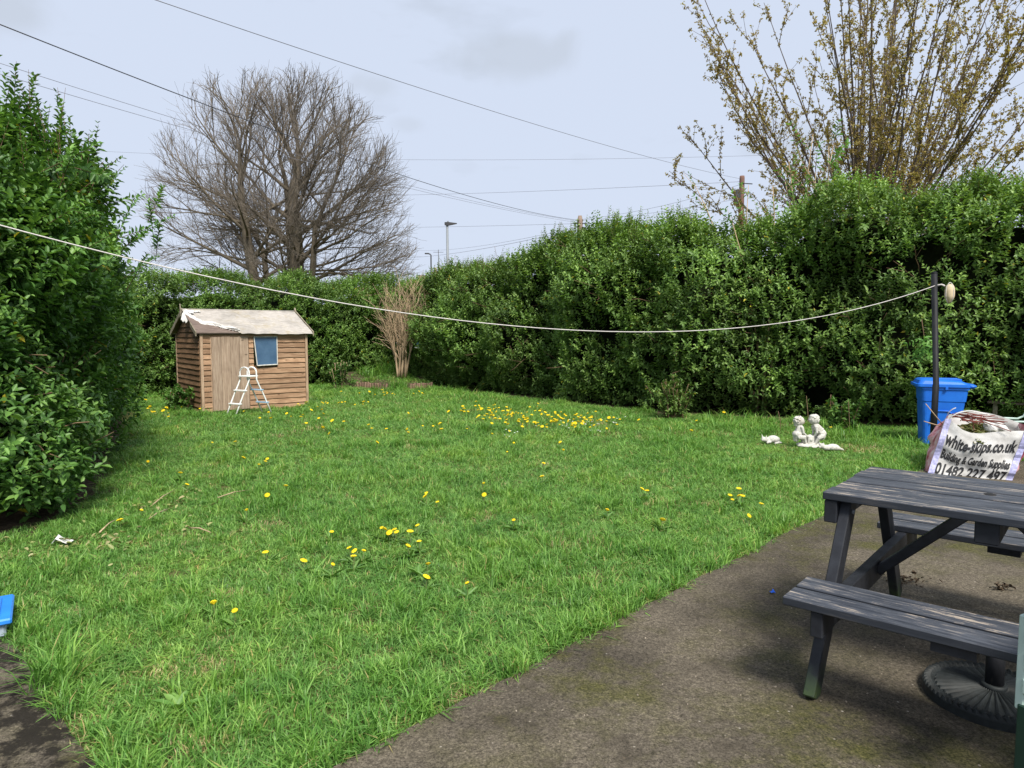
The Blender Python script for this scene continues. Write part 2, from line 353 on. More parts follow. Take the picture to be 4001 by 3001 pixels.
def resample(pts, step):
    pts = [np.array(p, float) for p in pts]; out = [pts[0]]
    for a, b_ in zip(pts[:-1], pts[1:]):
        n = max(1, int(np.linalg.norm(b_ - a) / step))
        for i in range(1, n+1): out.append(a + (b_ - a) * i / n)
    return np.array(out)
class Hedge:
    """line: (x, y, height) along the foot of the lawn side; lawn side on the side given by sgn"""
    def __init__(s, line, sgn, thick, lump=0.3, under=0.35, seed=1, smooth=6):
        P = resample(line, 0.1)
        for _ in range(smooth):
            Q = P.copy(); Q[1:-1] = (P[:-2] + 2*P[1:-1] + P[2:]) / 4; P = Q
        T = np.gradient(P[:, :2], axis=0); T = unit(T); s.N = np.stack([T[:, 1], -T[:, 0]], 1) * sgn
        s.P = P; s.thick = thick; s.lump = lump; s.under = under; s.rng = np.random.default_rng(seed); s.seed = seed
    def surf(s, i, q, inset=0.0):
        P = s.P[i]; N = s.N[i]; H = P[:, 2]
        front = q < 0.78; qq = np.clip(q / 0.78, 0, 1)
        z = np.where(front, H * qq, H + 0.06*np.sin((q-0.78)/0.22*math.pi))
        o = np.where(front, s.under * np.clip(1 - qq*H/0.9, 0, 1)**1.5 + 0.55*qq**7, 0.55 + (s.thick-0.55)*(q-0.78)/0.22)
        base = np.concatenate([P[:, :2], z[:, None]], 1)
        n3 = np.stack([base[:, 0], base[:, 1], base[:, 2]], 1)
        lump = s.lump * ((vnoise(n3, 0.95, s.seed*3.7) - 0.5)*2.0 + (vnoise(n3, 0.42, s.seed*1.3) - 0.5)*0.9)
        nz_ = np.where(front, 0.15 + 0.85*np.clip(qq - 0.75, 0, 1)/0.25, 1.0); nh = np.sqrt(np.clip(1 - np.clip(nz_, 0, 0.98)**2, 0.03, 1))
        nz_ = np.clip(nz_, 0, 0.98); n = np.stack([N[:, 0]*nh, N[:, 1]*nh, nz_], 1)
        p = base.copy(); p[:, :2] -= N * o[:, None]
        return p + n * (lump - inset)[:, None] if np.ndim(inset) else p + n * (lump - inset)[:, None], n
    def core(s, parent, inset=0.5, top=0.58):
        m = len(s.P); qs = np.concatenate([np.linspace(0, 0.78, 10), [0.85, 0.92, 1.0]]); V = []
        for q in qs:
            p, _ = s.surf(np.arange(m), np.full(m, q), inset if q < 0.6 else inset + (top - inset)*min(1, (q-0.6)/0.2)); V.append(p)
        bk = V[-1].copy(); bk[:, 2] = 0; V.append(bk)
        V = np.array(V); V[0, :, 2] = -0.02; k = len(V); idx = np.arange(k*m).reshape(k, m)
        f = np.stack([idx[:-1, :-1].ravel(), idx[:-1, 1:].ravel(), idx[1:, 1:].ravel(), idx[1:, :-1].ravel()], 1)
        return tag(link('core_shade_shell', mesh_np('core_shade_shell', V.reshape(-1, 3), f), M['core'], parent), kind='stuff')  # solid near-black shell added for the darkness between the leaves
    def shoots(s, dens, length, depth=0.45, gap=0.36, qlo=0.0, cull=True):
        rng = s.rng; seg = np.linalg.norm(np.diff(s.P[:, :2], axis=0), axis=1)
        area = (seg.sum()) * (s.P[:, 2].mean() + s.thick*0.8); n = int(area * dens)
        i = rng.integers(0, len(s.P), n); q = rng.uniform(qlo, 1.22, n); q = np.where(q > 1, rng.uniform(0.62, 0.97, n), q)
        ins = rng.exponential(depth*0.5, n); ins = np.where(ins > depth, rng.uniform(0, depth, n), ins)
        p, nn = s.surf(i, q, ins)
        p[:, :2] += rng.normal(0, 0.04, (n, 2)); p[:, 2] += rng.normal(0, 0.05, n)
        hole = vnoise(p, 0.55, 9.1*s.seed) * 0.6 + vnoise(p, 0.25, 4.4*s.seed) * 0.4
        keep = (hole > gap - 0.12*(ins < 0.06)) & (p[:, 2] > 0.03)
        if cull:
            to = -p[:, :2]; keep &= (nn[:, 0]*to[:, 0] + nn[:, 1]*to[:, 1] + nn[:, 2]*3.0 > -1.2)
        p = p[keep]; nn = nn[keep]; m = len(p)
        d = unit(nn*0.8 + np.array([0, 0, 0.75]) + rng.normal(0, 0.42, (m, 3)))
        L = length * rng.uniform(0.5, 1.3, m)
        return p - d*L[:, None]*0.4, d, L
    def spikes(s, n, length, qrange=(0.74, 0.95), irange=(0.0, 1.0)):
        rng = s.rng; i = (rng.uniform(*irange, n) * (len(s.P)-1)).astype(int); q = rng.uniform(*qrange, n)
        p, nn = s.surf(i, q, np.full(n, 0.15))
        w = vnoise(p, 0.6, 2.2*s.seed); k = w > 0.42; p = p[k]; m = len(p)
        d = unit(np.array([0, 0, 1.0]) + rng.normal(0, 0.16, (m, 3)))
        return p, d, length*rng.uniform(0.4, 1.25, m)
    def twigs(s, parent, n, mat, zr=(0.1, 1.6), ln=0.6, name='twigs', out=0.1, r=0.006):
        rng = s.rng; T = Tubes()
        for _ in range(n):
            i = int(rng.integers(0, len(s.P))); H = s.P[i, 2]; q = float(rng.uniform(*zr)) / H * 0.78
            p, nn = s.surf(np.array([i]), np.array([q]), np.array([0.40])); p = Vector(p[0]); nn = Vector(nn[0])
            d = (nn + Vector(rng.normal(0, 0.75, 3)) + Vector((0, 0, 0.25))).normalized(); L = ln*float(rng.uniform(0.6, 1.4)); pts = []; 
            for k in range(5):
                pts.append(p + d*L*k/4 + Vector(rng.normal(0, 0.012, 3)))
            T.add(pts, [r*(1.2 - 0.16*k) for k in range(5)], 5)
            if rng.random() < 0.6:
                d2 = (d + Vector(rng.normal(0, 0.5, 3))).normalized(); T.add([pts[2], pts[2] + d2*L*0.25, pts[2] + d2*L*0.45], [r*0.8, r*0.6, r*0.4], 4)
        return tag(T.build(name, mat, parent), kind='stuff')
def stems(B, D, L, mat, parent, r=0.004):
    T = Tubes()
    for b, d, l in zip(B, D, L):
        b = Vector(b); d = Vector(d); T.add([b - d*0.15, b + d*float(l)*0.55, b + d*float(l)*1.05], [r, r*0.8, r*0.4], 3)
    return tag(T.build('shoot_stems', mat, parent), kind='stuff')
def join_leaves(sets): return [np.concatenate([a[k] for a in sets]) for k in range(len(sets[0]))]

# right-hand hedge, running away from the right towards the far corner
hr = Hedge([(11.5, 6.6, 3.75), (9.0, 9.0, 3.8), (6.6, 10.6, 3.9), (5.2, 11.6, 3.85), (4.3, 12.1, 3.7), (3.7, 12.5, 3.6), (2.9, 12.6, 3.5), (1.8, 14.0, 3.45), (0.2, 16.0, 3.4), (-1.2, 17.7, 3.35), (-2.3, 19.0, 3.25), (-3.4, 20.4, 3.15), (-4.0, 21.6, 3.0)], -1, 1.9, 0.46, 0.45, 2)
H1 = thing('hedge', 'tall dark green privet hedge running along the right behind the statue and blue bin', 'hedge', group='garden hedges')
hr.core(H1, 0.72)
B, D, L = hr.shoots(240, 0.27, 0.55, 0.345)
B2, D2, L2 = hr.spikes(1050, 0.46)
lv = join_leaves([shoots_to_leaves(B, D, L, 9, 0.084, hr.rng), shoots_to_leaves(B2, D2, L2, 24, 0.060, hr.rng, 0.45, 0.5)])
tag(link('foliage', leaf_mesh('foliage', *lv), M['privet_right'], H1), kind='stuff')
stems(B2, D2, L2, M['twig'], H1)
hr.twigs(H1, 170, M['twig'], (0.3, 3.6), 0.65, out=0.2)
# back hedge behind the shed
hb = Hedge([(-3.2, 21.7, 3.05), (-4.3, 20.8, 3.05), (-5.6, 19.4, 2.95), (-7.0, 17.9, 2.9), (-8.3, 16.5, 2.9), (-9.4, 15.2, 2.8), (-10.4, 13.9, 2.8), (-12.0, 12.3, 2.8)], -1, 1.6, 0.36, 0.3, 5)
H2 = thing('hedge', 'lower bright green hedge closing the garden behind the wooden shed', 'hedge', group='garden hedges')
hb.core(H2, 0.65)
B, D, L = hb.shoots(230, 0.26, 0.5, 0.34)
B2, D2, L2 = hb.spikes(420, 0.30)
lv = join_leaves([shoots_to_leaves(B, D, L, 9, 0.080, hb.rng), shoots_to_leaves(B2, D2, L2, 14, 0.06, hb.rng, 0.45, 0.5)])
tag(link('foliage', leaf_mesh('foliage', *lv), M['privet_back'], H2), kind='stuff')
stems(B2, D2, L2, M['twig'], H2)
hb.twigs(H2, 60, M['twig'], (0.3, 2.8), 0.6)
# left hedge, close to the camera
hl = Hedge([(-6.4, 4.9, 3.5), (-5.0, 4.95, 3.3), (-4.25, 5.05, 2.95), (-3.85, 5.2, 2.75), (-3.62, 5.55, 2.75), (-3.70, 6.1, 3.0), (-4.00, 6.9, 3.35), (-4.75, 8.2, 3.55), (-5.8, 10.0, 3.4), (-7.6, 13.2, 2.9)], 1, 2.0, 0.42, 0.30, 8, 10)
H3 = thing('hedge', 'big overgrown hedge with leaning top close by on the left', 'hedge', group='garden hedges')
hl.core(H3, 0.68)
B, D, L = hl.shoots(215, 0.27, 0.5, 0.40)
B2, D2, L2 = hl.spikes(330, 0.62, (0.60, 0.95), (0.0, 0.85))
nx_ = 34; rg_ = hl.rng; Bx = np.stack([rg_.uniform(-4.2, -3.55, nx_), rg_.uniform(5.7, 7.2, nx_), rg_.uniform(2.05, 2.95, nx_)], 1); Dx = unit(np.array([0.75, -0.25, 0.45]) + rg_.normal(0, 0.28, (nx_, 3))); Lx = rg_.uniform(0.22, 0.48, nx_)
B2 = np.concatenate([B2, Bx]); D2 = np.concatenate([D2, Dx]); L2 = np.concatenate([L2, Lx])
lv = join_leaves([shoots_to_leaves(B, D, L, 9, 0.090, hl.rng), shoots_to_leaves(B2, D2, L2, 30, 0.074, hl.rng, 0.45, 0.4)])
stems(B2, D2, L2, M['twig'], H3)
dist = np.linalg.norm(lv[0] - np.array([0, 0, CAMH]), axis=1)
vis = (lv[0][:, 0] / lv[0][:, 1] > -0.735) & (lv[0][:, 2] < 3.2)
order = np.argsort(np.where(vis, dist, 99))[:300]; rest = np.setdiff1d(np.arange(len(dist)), order)
tag(link('foliage', leaf_mesh('foliage', *[a[rest] for a in lv]), M['privet_near'], H3), kind='stuff')
protos = []
for k in range(8):
    j = order[k]; one = [np.zeros((1, 3)), np.array([[0, 1.0, 0]]), np.array([[0, 0, 1.0]]), np.array([1.0]), np.array([0.5]), np.array([0.15 + 0.1*k])]
    me = leaf_mesh('leaf', *one); me.materials.append(M['privet_near']); protos.append(me)
for c_, j in enumerate(order):
    d = Vector(lv[1][j]); u = Vector(lv[2][j]); s_ = d.cross(u).normalized(); n_ = s_.cross(d)
    o = bpy.data.objects.new('leaf', protos[c_ % 8]); C.objects.link(o); o.parent = H3
    mt = Matrix((s_, d, n_)).transposed().to_4x4() @ Matrix.Scale(float(lv[3][j]), 4); mt.translation = Vector(lv[0][j]); o.matrix_local = mt
hl.twigs(H3, 150, M['cut_twig'], (0.05, 1.5), 0.50, r=0.0065)
tag(sheet('soil_strip', [(-6.5, 4.7), (-4.3, 4.75), (-3.75, 4.95), (-3.45, 5.5), (-3.7, 6.4), (-4.8, 8.4), (-7.4, 13.1), (-8.5, 12.6), (-8, 5)], 0.004, M['soil']))
sheet('hedge_soil', [(11.5, 6.4), (8.8, 8.7), (6.2, 10.4), (4.6, 11.6), (2.6, 12.3), (1.4, 13.9), (-2.2, 18.5), (-4, 21.4), (-8.4, 16.4), (-12, 12.1), (-14, 14), (-4, 25), (14, 9)], 0.004, M['soil'])

# ------------------------------------------------------------------ trees
class Tree:
    def __init__(s, seed): s.big = Tubes(); s.small = Tubes(); s.r = random.Random(seed); s.tips = []
    def rv(s, a): return Vector((s.r.gauss(0, a), s.r.gauss(0, a), s.r.gauss(0, a)))
    def limb(s, p, d, L, r0, r1, nseg, wob, up=0.0, thin=False, sides=6):
        pts = [Vector(p)]; d = Vector(d).normalized(); ds = [d.copy()]
        for i in range(nseg):
            d = (d + s.rv(wob) + Vector((0, 0, up))).normalized(); pts.append(pts[-1] + d * L / nseg); ds.append(d.copy())
        rad = [r0 + (r1 - r0) * i / nseg for i in range(nseg + 1)]
        (s.small if thin else s.big).add(pts, rad, sides); return pts, ds
    def side(s, d, ang):
        a = d.cross(Vector((s.r.gauss(0, 1), s.r.gauss(0, 1), s.r.gauss(0, 1)))).normalized()
        return (d * math.cos(ang) + a * math.sin(ang)).normalized()

def env_len(p, d, c, rad):                # distance from p along d to an ellipsoid
    q = Vector(((p.x-c.x)/rad.x, (p.y-c.y)/rad.y, (p.z-c.z)/rad.z)); e = Vector((d.x/rad.x, d.y/rad.y, d.z/rad.z))
    a = e.dot(e); b = 2*q.dot(e); cc = q.dot(q) - 1; D = b*b - 4*a*cc
    return max(0.3, (-b + math.sqrt(D)) / (2*a)) if D > 0 else 0.3

# bare tree beyond the back hedge
YT = 35.0
bt = thing('bare_tree', 'large leafless broad-crowned tree with several trunks beyond the back hedge', 'tree', (AT(632, 600, YT).x, YT, 0))
t = Tree(3); org = Vector(bt.location)
cen = AT(610, 520, YT) - org; rad = Vector((6.75, 5.6, 9.0))
def twigs_on(pts, ds, L, lev, env):
    n = max(2, int(round(L / {1: 0.52, 2: 0.36, 3: 0.26}[lev] * t.r.uniform(0.8, 1.1)))); n = min(n, {1: 16, 2: 9, 3: 6}[lev])
    for k in range(n):
        f = (0.22 if lev > 1 else 0.18) + (0.78 if lev > 1 else 0.82) * (k + t.r.random()) / n; f = min(f, 0.999); x = f * (len(pts) - 1); i = int(x); p = pts[i].lerp(pts[min(i+1, len(pts)-1)], x - i)
        d = t.side(ds[i], R(t.r.uniform(20, 42))); d = (d + Vector((0, 0, 0.16 if lev < 3 else 0.10))).normalized()
        el = env_len(p, d, *env)
        if lev == 1:
            l2 = min(el*1.02, L*t.r.uniform(0.35, 0.62)*(1.15 - 0.45*f)); q, e = t.limb(p, d, l2, 0.034*(1.1-0.5*f), 0.011, 4, 0.10, 0.03, True, 4); twigs_on(q, e, l2, 2, env)
        elif lev == 2:
            l2 = min(el*1.06, max(L*t.r.uniform(0.4, 0.65), 0.4)); q, e = t.limb(p, d, l2, 0.011, 0.007, 3, 0.12, 0.03, True, 3); twigs_on(q, e, l2, 3, env)
        else:
            l2 = max(0.28, min(0.8, L*t.r.uniform(0.45, 0.75))); t.limb(p, d, l2, 0.0068, 0.0042, 2, 0.12, 0.05, True, 3)
def trunk(px_base, px_mid, px_top, r0, r1, nl, env, off=0.0, lo=0.18):
    a = AT(px_base, 640, YT) - org; a.z = 0.0; a.y = off; b = AT(px_mid[0], px_mid[1], YT) - org; b.y = off*1.5; c = AT(px_top[0], px_top[1], YT) - org; c.y = off*2
    pts = [a, a.lerp(b, 0.35) + t.rv(0.05), a.lerp(b, 0.7) + t.rv(0.08), b, b.lerp(c, 0.3) + t.rv(0.1), b.lerp(c, 0.6) + t.rv(0.12), b.lerp(c, 0.8) + t.rv(0.1), c]
    rr = [r0, r0*0.9, r0*0.78, r0*0.62, r0*0.44, r0*0.27, r0*0.16, r1]; t.big.add(pts, rr, 8)
    ds = [(pts[min(i+1, 7)] - pts[max(i-1, 0)]).normalized() for i in range(8)]
    for k in range(nl):
        f = lo + (1 - lo) * ((k + t.r.random()*0.8) / nl)**1.6; f = min(f, 0.99); x = f*7; i = int(x); p = pts[i].lerp(pts[min(i+1, 7)], x - i)
        az = k * 2.399 + t.r.uniform(-0.4, 0.4); el = R(8 + 66 * ((f - lo)/(1-lo))**0.62 + t.r.uniform(-6, 8))
        d = Vector((math.cos(az)*math.cos(el), math.sin(az)*math.cos(el)*0.85, math.sin(el))).normalized()
        L = env_len(p, d, *env) * t.r.uniform(0.84, 0.97); r = rr[i]*0.36 + 0.012
        q, e = t.limb(p, d, L, min(r, 0.12), 0.014, 9, 0.06, 0.022, False, 5)
        twigs_on(q, e, L, 1, env)
    for k in range(nl // 3):                # low arching limbs that make the skirt of the crown
        f = lo + 0.22*t.r.random(); x = f*7; i = int(x); p = pts[i].lerp(pts[i+1], x - i); az = k*2.9 + t.r.uniform(-.5, .5); el = R(t.r.uniform(2, 22))
        d = Vector((math.cos(az)*math.cos(el), math.sin(az)*math.cos(el)*0.8, math.sin(el))).normalized()
        L = env_len(p, d, *env) * t.r.uniform(0.9, 1.04); q, e = t.limb(p, d, L, 0.075, 0.012, 10, 0.06, -0.004, False, 5)
        twigs_on(q, e, L, 1, env)
E_ = (cen, rad)
EL = (AT(545, 520, YT) - org, Vector((4.9, 4.6, 8.2)))
ER = (AT(658, 525, YT) - org, Vector((5.5, 5.0, 8.2)))
trunk(645, (632, 420), (642, 265), 0.42, 0.035, 24, ER, 0.0, 0.15)
trunk(628, (612, 430), (590, 260), 0.26, 0.03, 8, ER, 0.5, 0.25)
trunk(585, (532, 440), (525, 255), 0.29, 0.03, 19, EL, -0.4, 0.15)
trunk(600, (560, 540), (450, 350), 0.20, 0.02, 8, EL, 0.4, 0.25)
trunk(655, (690, 500), (760, 330), 0.20, 0.02, 9, ER, -0.5, 0.3)
t.big.build('trunk', M['bark_oak'], bt); tag(t.small.build('crown', M['bark_twig'], bt), kind='stuff')

# young maple behind the right hedge, just coming into leaf
YM = 19.0
mt_ = thing('maple_tree', 'tall fan-shaped tree with small bronze young leaves behind the right hedge', 'tree', (AT(1868, 600, YM).x, YM, 0))
t = Tree(9); org = Vector(mt_.location); rng = np.random.default_rng(21)
t.big.add([(0, 0, 0), (0.03, 0, 1.5), (0.0, 0, 2.6), (0, 0, 3.4)], [0.32, 0.27, 0.26, 0.24], 9)
clus = []
def leafy(pts, ds, a=0.12):
    for i in range(1, len(pts)):
        for j in range(2):
            if t.r.random() < 0.9: clus.append(pts[i-1].lerp(pts[i], t.r.random()))
stems = []
for k in range(54):
    f = (k + 0.5) / 54; lean = (t.r.random()**0.7) * R(57); az = k * 2.399
    ex = math.sin(lean)*math.cos(az)*1.25; ey = math.sin(lean)*math.sin(az)
    d = Vector((ex, ey, math.cos(lean) + 0.12)).normalized(); p = Vector((t.r.uniform(-0.2, 0.2), t.r.uniform(-0.2, 0.2), t.r.uniform(2.2, 3.4)))
    L = 10.5 * (1 - 0.36*lean/R(62)) * t.r.uniform(0.8, 1.08)
    q, e = t.limb(p, d, L, 0.046*t.r.uniform(0.5, 1.15), 0.007, 12, 0.042, 0.022, False, 5); leafy(q[4:], e[4:])
    for m in range(9):
        x = (0.12 + 0.85*(m + t.r.random())/9) * 12; i = min(int(x), 11); p2 = q[i].lerp(q[i+1], x - i)
        d2 = (t.side(e[i], R(t.r.uniform(18, 42))) + Vector((0, 0, 0.22))).normalized(); l2 = t.r.uniform(0.9, 2.4)*(1.15 - 0.6*x/12)
        q2, e2 = t.limb(p2, d2, l2, 0.014, 0.005, 5, 0.09, 0.05, True, 3); leafy(q2, e2); clus.append(q2[-1])
        for w in range(3):
            i2 = t.r.randint(1, 4); d3 = t.side(e2[i2], R(40)); q3, e3 = t.limb(q2[i2], d3, t.r.uniform(0.25, 0.7), 0.007, 0.004, 2, 0.1, 0.08, True, 3); leafy(q3, e3); clus.append(q3[-1])
cl = np.array([tuple(c) for c in clus]); vis = (cl[:, 2] < 13.5)
cl = cl[vis]; K = 5; n = len(cl)
P = np.repeat(cl, K, 0) + rng.normal(0, 0.022, (n*K, 3)); Dn = unit(rng.normal(0, 1, (n*K, 3)) + np.array([0, 0, -0.9])); Un = unit(rng.normal(0, 1, (n*K, 3)))
Ll = rng.uniform(0.036, 0.068, n*K); cr_ = np.repeat(rng.random(n), K)*0.7 + rng.random(n*K)*0.3
t.big.build('trunk', M['bark_maple'], mt_)
cw = t.small.build('crown', M['bark_maple'], mt_); tag(cw, kind='stuff')
tag(link('young_leaves', leaf_mesh('young_leaves', P, Dn, Un, Ll, Ll*0.75, cr_, 0.3, 0.3), M['maple_leaf'], mt_), kind='stuff')
print('maple clusters', n)

# pale green sapling standing up out of the right hedge
def leafy_shrub(name, label, loc, H, spread, nst, mat, leafL, seed, K=16, r0=0.03, cat='shrub', bark='twig', nb=9, start=0.25):
    o = thing(name, label, cat, loc); t = Tree(seed); rng = np.random.default_rng(seed); Bs = []; Ds = []; Ls = []
    for k in range(nst):
        az = k*2.399; ln = t.r.random()*spread; d = Vector((math.cos(az)*ln, math.sin(az)*ln, 1)).normalized()
        q, e = t.limb((t.r.uniform(-.15, .15), t.r.uniform(-.15, .15), 0), d, H*t.r.uniform(0.7, 1.05), r0, 0.006, 8, 0.06, 0.03, False, 5)
        for m in range(nb):
            x = (start + (0.98-start)*(m + t.r.random())/nb)*8; i = min(int(x), 7); p = q[i].lerp(q[i+1], x-i); dd = (t.side(e[i], R(t.r.uniform(30, 60))) + Vector((0, 0, 0.2))).normalized(); l = t.r.uniform(0.35, 0.8)*H*0.16
            t.limb(p, dd, l, 0.007, 0.003, 2, 0.05, 0.05, True, 3); Bs.append(p); Ds.append(dd); Ls.append(l)
    for nm, tb in (('stem', t.big), ('twigs', t.small)): tag(tb.build(nm, M[bark], o), kind='stuff' if nm == 'twigs' else None)
    lv = shoots_to_leaves(np.array([tuple(b) for b in Bs]), np.array([tuple(b) for b in Ds]), np.array(Ls)*1.1, K, leafL, rng, 0.5, 0.2)
    tag(link('foliage', leaf_mesh('foliage', *lv), mat, o), kind='stuff'); return o
p = AT(1735, 700, 13.4); leafy_shrub('sapling', 'pale fresh green sapling rising out of the right hedge under the bronze tree', (p.x, p.y, 0), 5.05, 0.22, 12, M['elder'], 0.10, 31, 14, bark='shrub_bark', nb=12)
p = AT(1640, 700, 12.9); leafy_shrub('sapling', 'small light green sapling beside the brown pole top at the hedge', (p.x, p.y, 0), 4.5, 0.12, 5, M['elder'], 0.085, 33, 12, bark='shrub_bark')

# bare many-stemmed shrub in the corner bed
pb = AT(868, 806, 19.7); pb.z = 0.22
bs = thing('bare_shrub', 'leafless tan-stemmed shrub standing in the far corner bed', 'shrub', tuple(pb)); bs.scale = (1.15, 1.15, 1.3)
t = Tree(17)
for k in range(7):
    az = k*2.399; q0_, e0_ = t.limb((math.cos(az)*0.10, math.sin(az)*0.08, 0), Vector((math.cos(az)*.10, math.sin(az)*.1, 1)), t.r.uniform(0.55, 0.95), 0.030, 0.020, 4, 0.05, 0.0, False, 6)
    for j in range(4):
        ln = t.r.uniform(0.10, 0.62); a2 = az + t.r.gauss(0, 0.9); d = Vector((math.cos(a2)*ln, math.sin(a2)*ln, 1)).normalized()
        q, e = t.limb(q0_[t.r.randint(2, 4)], d, t.r.uniform(0.9, 1.55)*(1 - .25*ln), 0.015, 0.004, 8, 0.07, 0.0, False, 5)
        for m in range(8):
            x = (0.15 + 0.83*(m + t.r.random())/8)*8; i = min(int(x), 7); p = q[i].lerp(q[i+1], x-i); d2 = (t.side(e[i], R(t.r.uniform(25, 50))) + Vector((0, 0, 0.15))).normalized()
            q2, e2 = t.limb(p, d2, t.r.uniform(0.25, 0.65), 0.0062, 0.003, 3, 0.09, 0.05, True, 4)
            t.limb(q2[1], t.side(e2[1], R(35)), t.r.uniform(0.15, 0.4), 0.0045, 0.003, 2, 0.08, 0.05, True, 3)
t.big.build('stem', M['shrub_bark'], bs); tag(t.small.build('twigs', M['shrub_bark'], bs), kind='stuff')

# ------------------------------------------------------------------ corner bed with log edging
bed_poly = [G(765, 838), G(835, 840), G(886, 841), G(934, 838), (-3.0, 20.5, 0), (-4.0, 21.4, 0), (-5.2, 20.2, 0)]
Vb = [(p[0], p[1] + 0.09, 0.0) for p in bed_poly] + [(p[0]*1.0 - 0.02, p[1] + 0.25, 0.13) for p in bed_poly[:4]] + [(p[0], p[1], 0.34) for p in bed_poly[4:]]
nb_ = len(bed_poly); me = bpy.data.meshes.new('flower_bed'); me.from_pydata(Vb, [], [(i, (i+1) % nb_, nb_+(i+1) % nb_, nb_+i) for i in range(nb_)] + [tuple(range(nb_, 2*nb_))])
tag(link('flower_bed', me, M['soil']), kind='structure')
M['log'] = woodmat('log_wood', (0.10, 0.06, 0.045), (0.24, 0.15, 0.11), (0.36, 0.25, 0.18), (14, 14, 1.2), knots=False)
logme = None
for (xa, ya, xb, yb, n, lab) in ((768, 837, 834, 843, 13, 'left run of low brown log edging along the corner bed'), (888, 842, 932, 839, 11, 'right run of low brown log edging along the corner bed')):
    a = G(xa, ya); b_ = G(xb, yb); le = thing('log_edging', lab, 'edging', tuple(a.lerp(b_, 0.5)), group='log edging of the corner bed')
    for i in range(n):
        if logme is None:
            lo = lathe('log', [(0.030, -0.03), (0.031, 0.15), (0.026, 0.165)], M['log'], le, 10, False); logme = lo.data
        else: lo = link('log', logme, None, le)
        p = a.lerp(b_, i/(n-1)) - a.lerp(b_, 0.5); lo.location = (p.x, p.y, random.uniform(-0.02, 0.015)); lo.rotation_euler = (random.gauss(0, .06), random.gauss(0, .06), random.random()*6)

# ------------------------------------------------------------------ shed
A = G(437, 893); Bc = G(665, 877); ux = (Bc - A); W_ = ux.length; ang = math.atan2(ux.y, ux.x)
DP, HE, HRID = 1.7, 1.53, 1.93
print('shed width', W_, 'angle', math.degrees(ang))
shed = thing('garden_shed', 'small weathered brown wooden shed with torn felt roof and blue window', 'shed', (A.x, A.y, 0), ang)
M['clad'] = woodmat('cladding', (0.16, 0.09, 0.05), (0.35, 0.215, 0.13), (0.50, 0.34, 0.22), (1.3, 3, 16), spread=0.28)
M['clad_worn_shaded'] = woodmat('cladding_worn_shaded', (0.10, 0.055, 0.028), (0.21, 0.12, 0.065), (0.31, 0.19, 0.11), (1.3, 3, 16), spread=0.3)  # darker copy of the cladding: weathering plus painted-in shade of the left end
M['doorwood'] = woodmat('door_wood', (0.17, 0.12, 0.085), (0.33, 0.245, 0.18), (0.44, 0.345, 0.265), (13, 3, 1.0), spread=0.15)
M['trimwood'] = woodmat('trim_wood', (0.22, 0.14, 0.09), (0.40, 0.28, 0.19), (0.52, 0.40, 0.29), (14, 14, 1.3), spread=0.15, knots=False)
M['barge'] = woodmat('barge_wood', (0.13, 0.11, 0.07), (0.24, 0.21, 0.15), (0.36, 0.33, 0.26), (8, 2, 8), spread=0.15, knots=False)
M['roofboard'] = woodmat('roof_board', (0.09, 0.065, 0.055), (0.16, 0.12, 0.10), (0.23, 0.18, 0.15), (2, 10, 10), spread=0.1, knots=False)
def plank_x(x0, x1, z, h, y=0.0, sag=0.0, name='plank', mat='clad', flip=1):
    bm = bmesh.new(); L = x1 - x0; n = 6; prof = [(0.004, h*1.10), (-0.003*flip, h*1.10), (-0.024*flip, 0.0), (0.0, 0.006)]
    rows = []
    for i in range(n+1):
        x = L*i/n; dz = random.uniform(-0.003, 0.003) + sag*(i/n)**3; dy = random.uniform(-0.0025, 0.0025)
        rows.append([bm.verts.new((x, p[0]*1.0 + dy*(k in (1, 2)), p[1] + dz*(k in (2, 3)))) for k, p in enumerate(prof)])
    for a, b_ in zip(rows[:-1], rows[1:]):
        for k in range(4): bm.faces.new((a[k], b_[k], b_[(k+1) % 4], a[(k+1) % 4]))
    bm.faces.new(rows[0]); bm.faces.new(rows[-1][::-1]); bmesh.ops.recalc_face_normals(bm, faces=bm.faces)
    o = from_bm(name, bm, M[mat], shed); o.location = (x0, y, z); return o
NB_ = 15; hb_ = HE / NB_
dx0, dx1 = 0.095*W_, 0.425*W_; wx0, wx1, wz0, wz1 = 0.475*W_, 0.70*W_, 0.87, 1.435
for i in range(NB_):
    z = 0.0 + i*hb_
    if z + hb_*0.5 > 1.435: plank_x(0.03, W_-0.03, z, hb_); continue
    plank_x(0.045, dx0 - 0.012, z, hb_)
    if z + hb_*0.6 > wz0 and z < wz1 - 0.03:
        plank_x(dx1 + 0.012, wx0 - 0.0, z, hb_); plank_x(wx1, W_-0.045, z, hb_)
    else: plank_x(dx1 + 0.012, W_-0.045, z, hb_)
# left end: planks run along y; built along x and turned
def plank_side(y0, y1, z, h, sag=0.0):
    o = plank_x(0, y1 - y0, z, h, 0, sag, 'plank', 'clad_worn_shaded', -1)
    o.location = (0, y0, z); o.rotation_euler = (0, 0, math.pi/2); return o
zi = 0.0; k = 0
while zi < HRID - 0.12:
    top = zi + hb_
    if zi < HE - 0.06: plank_side(0.045, DP-0.03, zi, hb_, -0.02 if 11 <= k <= 12 else 0.0)
    else:
        f = (zi - HE + 0.10)/(HRID - HE + 0.05); plank_side(0.045 + f*DP/2, DP - 0.045 - f*DP/2, zi, hb_)
    zi += hb_; k += 1
